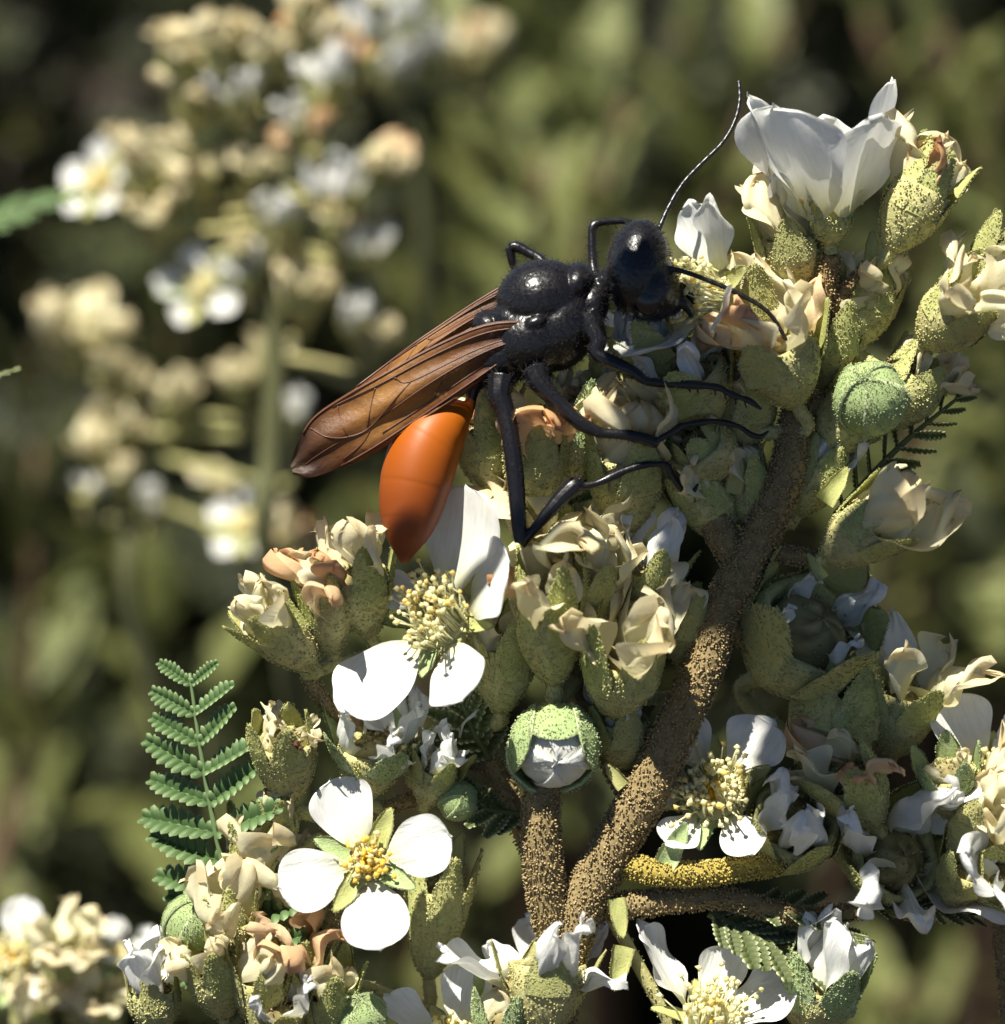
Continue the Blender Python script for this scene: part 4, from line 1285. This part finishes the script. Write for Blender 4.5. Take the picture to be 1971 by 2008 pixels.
# ------------------------------------------------------------------ THE WASP
def wasp():
    root = thing('wasp', P(1056, 631, 0), 'black thread-waisted wasp with orange abdomen and amber wings on the white flowers', 'wasp')
    mb = MB()

    def Q(x, y, z):          # pixel space: x right, y up, z towards the photographer
        return Vector((x, -y, z))

    def limb(pts, n=10, per=6):
        cm = catmull(pts, per)
        tube(mb, [Q(*c[:3]) for c in cm], [max(2.2, c[3]) for c in cm], n)

    ELL = []

    def ell(c, rad, rotz=0.0, roty=0.0):
        ELL.append((c, rad))
        m2 = MB()
        sphere_mb(m2, (0, 0, 0), rad, n=24, m=16)
        rm = Matrix.Rotation(math.radians(rotz), 3, 'Z') @ Matrix.Rotation(math.radians(roty), 3, 'Y')
        cc = Q(*c)
        mb.add([rm @ v + cc for v in m2.v], m2.f, m2.c)
    # thorax
    ell((1062, 585, 5), (90, 76, 80), 12)
    ell((1098, 640, 0), (72, 92, 82), -20)
    ell((1040, 665, 5), (90, 78, 84), 25)
    ell((980, 697, 0), (74, 62, 70), 35)
    ell((1000, 622, 0), (48, 34, 62), 35)          # scutellum
    ell((958, 640, 0), (34, 34, 50), 40)           # behind it
    ell((1130, 556, 5), (36, 42, 62), -25)         # collar
    ell((1160, 600, 8), (34, 52, 44), -15)
    ell((1050, 632, 78), (22, 13, 14), 20)         # tegula
    limb([(1145, 570, 5, 30), (1172, 560, 8, 22), (1205, 548, 12, 30)])
    # head, turned to the flower
    ell((1252, 527, 18), (63, 97, 80), -5)
    ell((1275, 560, 22), (58, 72, 68), 10)
    ell((1306, 586, 25), (36, 36, 38), 0)
    limb([(1318, 585, 38, 15), (1345, 598, 36, 12), (1358, 620, 28, 6)])
    limb([(1322, 560, 15, 14), (1348, 572, 12, 11), (1362, 596, 10, 6)])
    # petiole and abdomen
    limb([(950, 728, 0, 34), (934, 745, 0, 22), (926, 770, 0, 13), (921, 795, 0, 12), (912, 808, 0, 20)])
    AB = [(918, 800, 0, 16), (898, 812, 4, 36), (872, 832, 9, 55), (846, 862, 14, 66), (828, 900, 20, 70.5), (815, 945, 28, 70), (806, 990, 36, 64), (800, 1030, 44, 53), (796, 1062, 50, 37), (794, 1086, 54, 20), (794, 1104, 56, 8)]
    cm = catmull(AB, 8)
    n = len(cm)
    rr = []
    for i, c in enumerate(cm):
        t = i / (n - 1)
        step = 0.0
        for q in (0.30, 0.52, 0.68, 0.80, 0.90):
            if t > q:
                step += 0.7 * math.exp(-(t - q) * 28)
        rr.append(max(3, c[3] - step))
    tube(mb, [Q(*c[:3]) for c in cm], rr, 72)
    # antennae
    A1 = [(890, 1235), (925, 1060), (985, 915), (1075, 765), (1185, 645), (1320, 510), (1395, 385), (1430, 250), (1425, 120)]
    A2 = [(890, 1280), (1050, 1300), (1250, 1370), (1450, 1460), (1600, 1555), (1690, 1680), (1738, 1800), (1752, 1905)]
    for pts, z0, z1 in ((A1, 30, -90), (A2, 55, 70)):
        q = []
        for i, (x, y) in enumerate(pts):
            t = i / (len(pts) - 1)
            q.append((1000 + x / 3.173, 120 + y / 3.173, z0 + (z1 - z0) * t, (7.5 if i == 0 else 5.6 - 1.6 * t)))
        c = catmull(q, 9)
        tube(mb, [Q(*v[:3]) for v in c], [v[3] * (1 + 0.13 * (i % 3 == 0)) for i, v in enumerate(c)], 8)
    # near hind leg
    limb([(985, 740, 50, 30), (980, 775, 62, 24), (992, 810, 70, 19), (1003, 870, 78, 18), (1011, 940, 82, 18), (1017, 1020, 84, 16), (1021, 1064, 84, 13)])
    limb([(1020, 1068, 84, 12), (1045, 1040, 84, 10), (1075, 1005, 80, 14), (1105, 972, 76, 17), (1128, 952, 72, 18), (1142, 950, 70, 10)])
    limb([(1136, 955, 70, 9), (1170, 948, 66, 7.5), (1200, 935, 62, 9), (1228, 922, 58, 7), (1262, 912, 54, 7.5), (1284, 910, 50, 5.5), (1306, 912, 46, 7), (1318, 932, 42, 6.5), (1334, 956, 38, 6.5), (1356, 966, 36, 6), (1370, 948, 36, 2.5)])
    for a, b in (((1128, 952, 74), (1124, 936, 78)), ((1134, 950, 74), (1140, 934, 80))):
        limb([(*a, 4), (*b, 2.4)], 6, 2)
    # near middle leg
    limb([(1050, 725, 60, 30), (1060, 752, 72, 22), (1095, 790, 80, 16), (1136, 828, 84, 15), (1172, 847, 84, 12), (1182, 850, 84, 10)])
    limb([(1180, 850, 84, 10), (1221, 852, 80, 11), (1262, 860, 76, 12), (1282, 868, 72, 11), (1290, 866, 70, 6)])
    limb([(1284, 866, 72, 7), (1315, 849, 68, 6.5), (1332, 838, 64, 8), (1347, 833, 62, 6), (1378, 828, 58, 7.5), (1395, 826, 56, 5.5), (1422, 829, 50, 6.5), (1452, 838, 44, 5), (1473, 852, 42, 6), (1492, 856, 40, 5.5), (1508, 845, 40, 2.5)])
    # near front leg
    limb([(1150, 625, 35, 32), (1172, 665, 55, 20), (1170, 692, 62, 15), (1205, 712, 70, 14), (1240, 728, 76, 12), (1268, 749, 80, 9)])
    limb([(1266, 748, 80, 9), (1299, 751, 78, 9), (1340, 753, 76, 10), (1368, 755, 74, 9), (1395, 757, 74, 6)])
    limb([(1380, 756, 74, 6), (1410, 760, 78, 7.5), (1425, 768, 80, 5.5), (1441, 776, 82, 7.5), (1455, 780, 84, 5.5), (1470, 786, 86, 7), (1494, 803, 88, 3)])
    for x, y in ((1350, 757), (1366, 758), (1400, 762), (1420, 770), (1440, 780), (1460, 787)):
        limb([(x, y, 78, 2.6), (x + 4, y + 14, 80, 2.2)], 5, 2)
    # far legs
    limb([(1070, 545, -50, 18), (1062, 512, -72, 11), (1038, 496, -80, 10), (1012, 483, -86, 11), (1000, 487, -88, 10)])
    limb([(1000, 485, -88, 10), (1004, 510, -92, 9), (1014, 540, -98, 8), (1045, 640, -110, 8), (1085, 760, -105, 8)])
    limb([(1085, 760, -105, 7), (1120, 830, -100, 6), (1150, 850, -95, 6), (1170, 875, -90, 4)])
    limb([(1170, 560, -40, 18), (1163, 520, -60, 10), (1161, 470, -70, 9), (1163, 444, -74, 9), (1176, 436, -76, 8)])
    limb([(1168, 438, -75, 8), (1200, 434, -80, 7), (1240, 440, -84, 7), (1300, 500, -80, 6), (1340, 560, -60, 5), (1360, 600, -50, 4)])
    limb([(970, 745, -40, 24), (985, 790, -60, 16), (1000, 880, -75, 14), (1008, 960, -85, 12), (1012, 1010, -88, 10)])
    limb([(1012, 1010, -88, 9), (1050, 960, -92, 9), (1090, 930, -95, 8), (1120, 950, -95, 6), (1150, 960, -95, 4)])
    me = mb.mesh('raw', M['wasp'])
    tmp = bpy.data.objects.new('raw', me)
    COL.objects.link(tmp)
    md = tmp.modifiers.new('r', 'REMESH'); md.mode = 'VOXEL'; md.voxel_size = 1.7; md.use_smooth_shade = True
    sm = tmp.modifiers.new('s', 'SMOOTH'); sm.factor = 0.5; sm.iterations = 4
    dg = bpy.context.evaluated_depsgraph_get()
    me2 = bpy.data.meshes.new_from_object(tmp.evaluated_get(dg))
    bpy.data.objects.remove(tmp, do_unlink=True)
    bpy.data.meshes.remove(me)
    nv = len(me2.vertices)
    co = np.empty(nv * 3, dtype=np.float32); me2.vertices.foreach_get('co', co); co = co.reshape(-1, 3)
    # orange where the surface belongs to the abdomen
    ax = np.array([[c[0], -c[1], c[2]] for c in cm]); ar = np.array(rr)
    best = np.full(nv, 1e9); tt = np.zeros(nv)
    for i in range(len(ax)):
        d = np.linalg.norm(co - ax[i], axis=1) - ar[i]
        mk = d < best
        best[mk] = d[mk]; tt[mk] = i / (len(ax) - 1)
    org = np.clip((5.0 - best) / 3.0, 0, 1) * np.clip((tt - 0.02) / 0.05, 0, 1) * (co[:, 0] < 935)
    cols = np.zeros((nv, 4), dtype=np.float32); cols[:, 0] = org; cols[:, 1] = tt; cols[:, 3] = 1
    if 'tone' in me2.color_attributes:
        me2.color_attributes.remove(me2.color_attributes['tone'])
    at = me2.color_attributes.new('tone', 'FLOAT_COLOR', 'POINT')
    at.data.foreach_set('color', cols.ravel())
    # soften the joins between the plates of head and thorax, then add a finely wrinkled, pitted surface
    from mathutils import noise as mn
    sd = np.full(nv, 1e9)
    for c, rad in ELL:
        d = np.sqrt((((co - np.array([c[0], -c[1], c[2]])) / max(rad)) ** 2).sum(axis=1))
        sd = np.minimum(sd, d)
    msk = sd < 1.0
    ed = np.empty(len(me2.edges) * 2, dtype=np.int32); me2.edges.foreach_get('vertices', ed); ed = ed.reshape(-1, 2)
    cntv = np.bincount(ed.ravel(), minlength=nv)[:, None].astype(np.float32)
    for _ in range(9):
        acc = np.zeros_like(co)
        np.add.at(acc, ed[:, 0], co[ed[:, 1]]); np.add.at(acc, ed[:, 1], co[ed[:, 0]])
        co[msk] = (co * 0.4 + acc / cntv * 0.6)[msk]
    nm = np.empty(nv * 3, dtype=np.float32); me2.vertices.foreach_get('normal', nm); nm = nm.reshape(-1, 3)
    for i in np.where(msk)[0]:
        p = Vector(co[i].tolist())
        h = 1.2 * mn.noise(p * 0.03) + 0.45 * mn.noise(p * 0.16) + 0.3 * mn.noise(p * 0.4)
        co[i] += nm[i] * h
    # to metres
    k = (D - co[:, 2] * S) / D
    base = np.array(root.location)
    W_ = (np.array(CAM)[None] + np.outer(D - co[:, 2] * S, np.array(F_)) + np.outer((co[:, 0] - 985.5) * S * k, np.array(R_)) + np.outer((co[:, 1] + 1004.0) * S * k, np.array(U_))) - base
    me2.vertices.foreach_set('co', W_.astype(np.float32).ravel())
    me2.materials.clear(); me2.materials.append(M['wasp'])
    me2.polygons.foreach_set('use_smooth', [True] * len(me2.polygons))
    me2.update()
    me2.name = 'body'
    o = bpy.data.objects.new('body', me2)
    COL.objects.link(o); o.parent = root
    # eyes
    for c, rad in (((1272, 574, 64), (36, 48, 24)), ((1262, 470, -10), (30, 40, 30))):
        e = MB()
        sphere_mb(e, (0, 0, 0), (rad[0] * S, rad[1] * S, rad[2] * S), n=24, m=16)
        rm = Matrix((R_, U_, T_)).transposed()
        p = P(*c) - root.location
        e.v = [rm @ v + p for v in e.v]
        e.build('eye', M['eye'], root)
    # short hairs on thorax, head and coxae
    nrm = np.empty(nv * 3, dtype=np.float32); me2.vertices.foreach_get('normal', nrm); nrm = nrm.reshape(-1, 3)
    cand = np.where((co[:, 0] > 930) & (co[:, 0] < 1345) & (co[:, 1] > -1060) & (co[:, 1] < -425) & (org < 0.1))[0]
    r = random.Random(4)
    hb = MB()
    for _ in range(6500):
        i = int(cand[r.randrange(len(cand))])
        p = Vector(W_[i].tolist()); nn = Vector(nrm[i].tolist()).normalized()
        d = (nn + rdir(r) * 0.6).normalized()
        L = r.uniform(5, 17) * S * (1.0 if co[i][1] > -760 else 0.6)
        x = d.cross(Vector((0.2, 0.7, 0.6))).normalized() * 0.6 * S
        y = d.cross(x).normalized() * 0.6 * S
        hb.add([p + x, p - x * 0.5 + y, p - x * 0.5 - y, p + d * L], [(0, 1, 3), (1, 2, 3), (2, 0, 3)], [(0.5, 0, 0)] * 4)
    hb.build('body_hair', M['hair'], root, True, 'stuff')

    # wings ------------------------------------------------
    def wing(top, bot, ztop, zbot, name, veins, seed, nu=44, nv_=14):
        rw = random.Random(seed)
        tp = catmull(top, 8); bt = catmull(bot, 8)

        def at(pl, t):
            q = t * (len(pl) - 1); i = min(len(pl) - 2, int(q))
            return pl[i] * (1 - (q - i)) + pl[i + 1] * (q - i)

        def zz(u, v):
            a = ztop[0] + (ztop[1] - ztop[0]) * u
            b = zbot[0] + (zbot[1] - zbot[0]) * u
            z = a + (b - a) * v
            z += 5 * math.sin(v * 13 + u * 3) * (1 - 0.5 * u) + 4 * math.sin(u * 17 + v * 5) * (0.3 + 0.7 * u) + 16 * math.sin(math.pi * v) * math.sin(math.pi * min(1, u * 1.1))
            return z

        def pt(u, v, dz=0):
            p = at(tp, u) * (1 - v) + at(bt, u) * v
            return P(p[0], p[1], zz(u, v) + dz) - root.location
        m = MB()
        V, C, Fs = [], [], []
        for i in range(nu + 1):
            for j in range(nv_ + 1):
                u, v = i / nu, j / nv_
                V.append(pt(u, v)); C.append((u, max(0, (v - 0.8) * 5) * (1 - 0.5 * u), 0))
        for i in range(nu):
            for j in range(nv_):
                a = i * (nv_ + 1) + j
                Fs.append((a, a + nv_ + 1, a + nv_ + 2, a + 1))
        m.add(V, Fs, C)
        wo_ = m.build(name, M['wing'], root)
        vm = MB()
        for path, rad in veins:
            c = catmull(path, 8)
            tube(vm, [pt(min(1, max(0, q[0])), min(1, max(0, q[1])), 0.6) for q in c], [rad * 0.62 * S] * len(c), 5)
        vm.build('vein', M['vein'], wo_)
        return wo_
    V1 = [([(0, 0.05), (0.3, 0.03), (0.6, 0.03), (0.8, 0.02)], 4.0), ([(0.02, 0.2), (0.25, 0.16), (0.45, 0.13), (0.62, 0.06)], 2.6), ([(0.02, 0.45), (0.2, 0.42), (0.36, 0.36), (0.40, 0.16)], 2.4),
          ([(0.02, 0.55), (0.25, 0.55), (0.45, 0.62), (0.52, 0.66)], 2.4), ([(0.36, 0.37), (0.52, 0.66), (0.62, 0.62), (0.70, 0.42), (0.75, 0.1)], 2.2), ([(0.62, 0.62), (0.80, 0.60), (0.86, 0.62)], 1.6),
          ([(0.46, 0.15), (0.50, 0.40), (0.54, 0.64)], 1.8), ([(0.60, 0.1), (0.62, 0.35), (0.62, 0.62)], 1.8), ([(0.02, 0.8), (0.3, 0.85), (0.5, 0.86)], 2.2), ([(0.25, 0.55), (0.3, 0.85)], 1.8), ([(0.52, 0.66), (0.58, 0.82), (0.68, 0.9)], 1.6), ([(0, 0.98), (0.4, 0.985), (0.7, 0.98)], 3.0)]
    # far wing first
    wing([(1000, 548), (930, 592), (859, 640), (807, 676), (744, 724), (690, 765), (640, 805)], [(985, 640), (930, 650), (860, 690), (800, 725), (740, 760), (690, 790), (640, 812)], (-25, -10), (5, 5), 'forewing', V1, 2)
    wing([(1012, 690), (930, 745), (850, 800), (790, 838), (720, 880), (660, 905), (620, 905)], [(990, 712), (925, 764), (846, 818), (784, 858), (715, 900), (660, 920), (620, 915)], (52, 30), (48, 26), 'hind_wing', V1[:3], 3)
    wing([(1052, 628), (955, 634), (850, 678), (748, 734), (670, 778), (614, 818), (584, 868), (569, 908)], [(1018, 684), (940, 740), (860, 795), (790, 842), (726, 884), (664, 918), (610, 936), (575, 930)], (72, 30), (64, 34), 'forewing', V1, 1)
    return root


wasp()
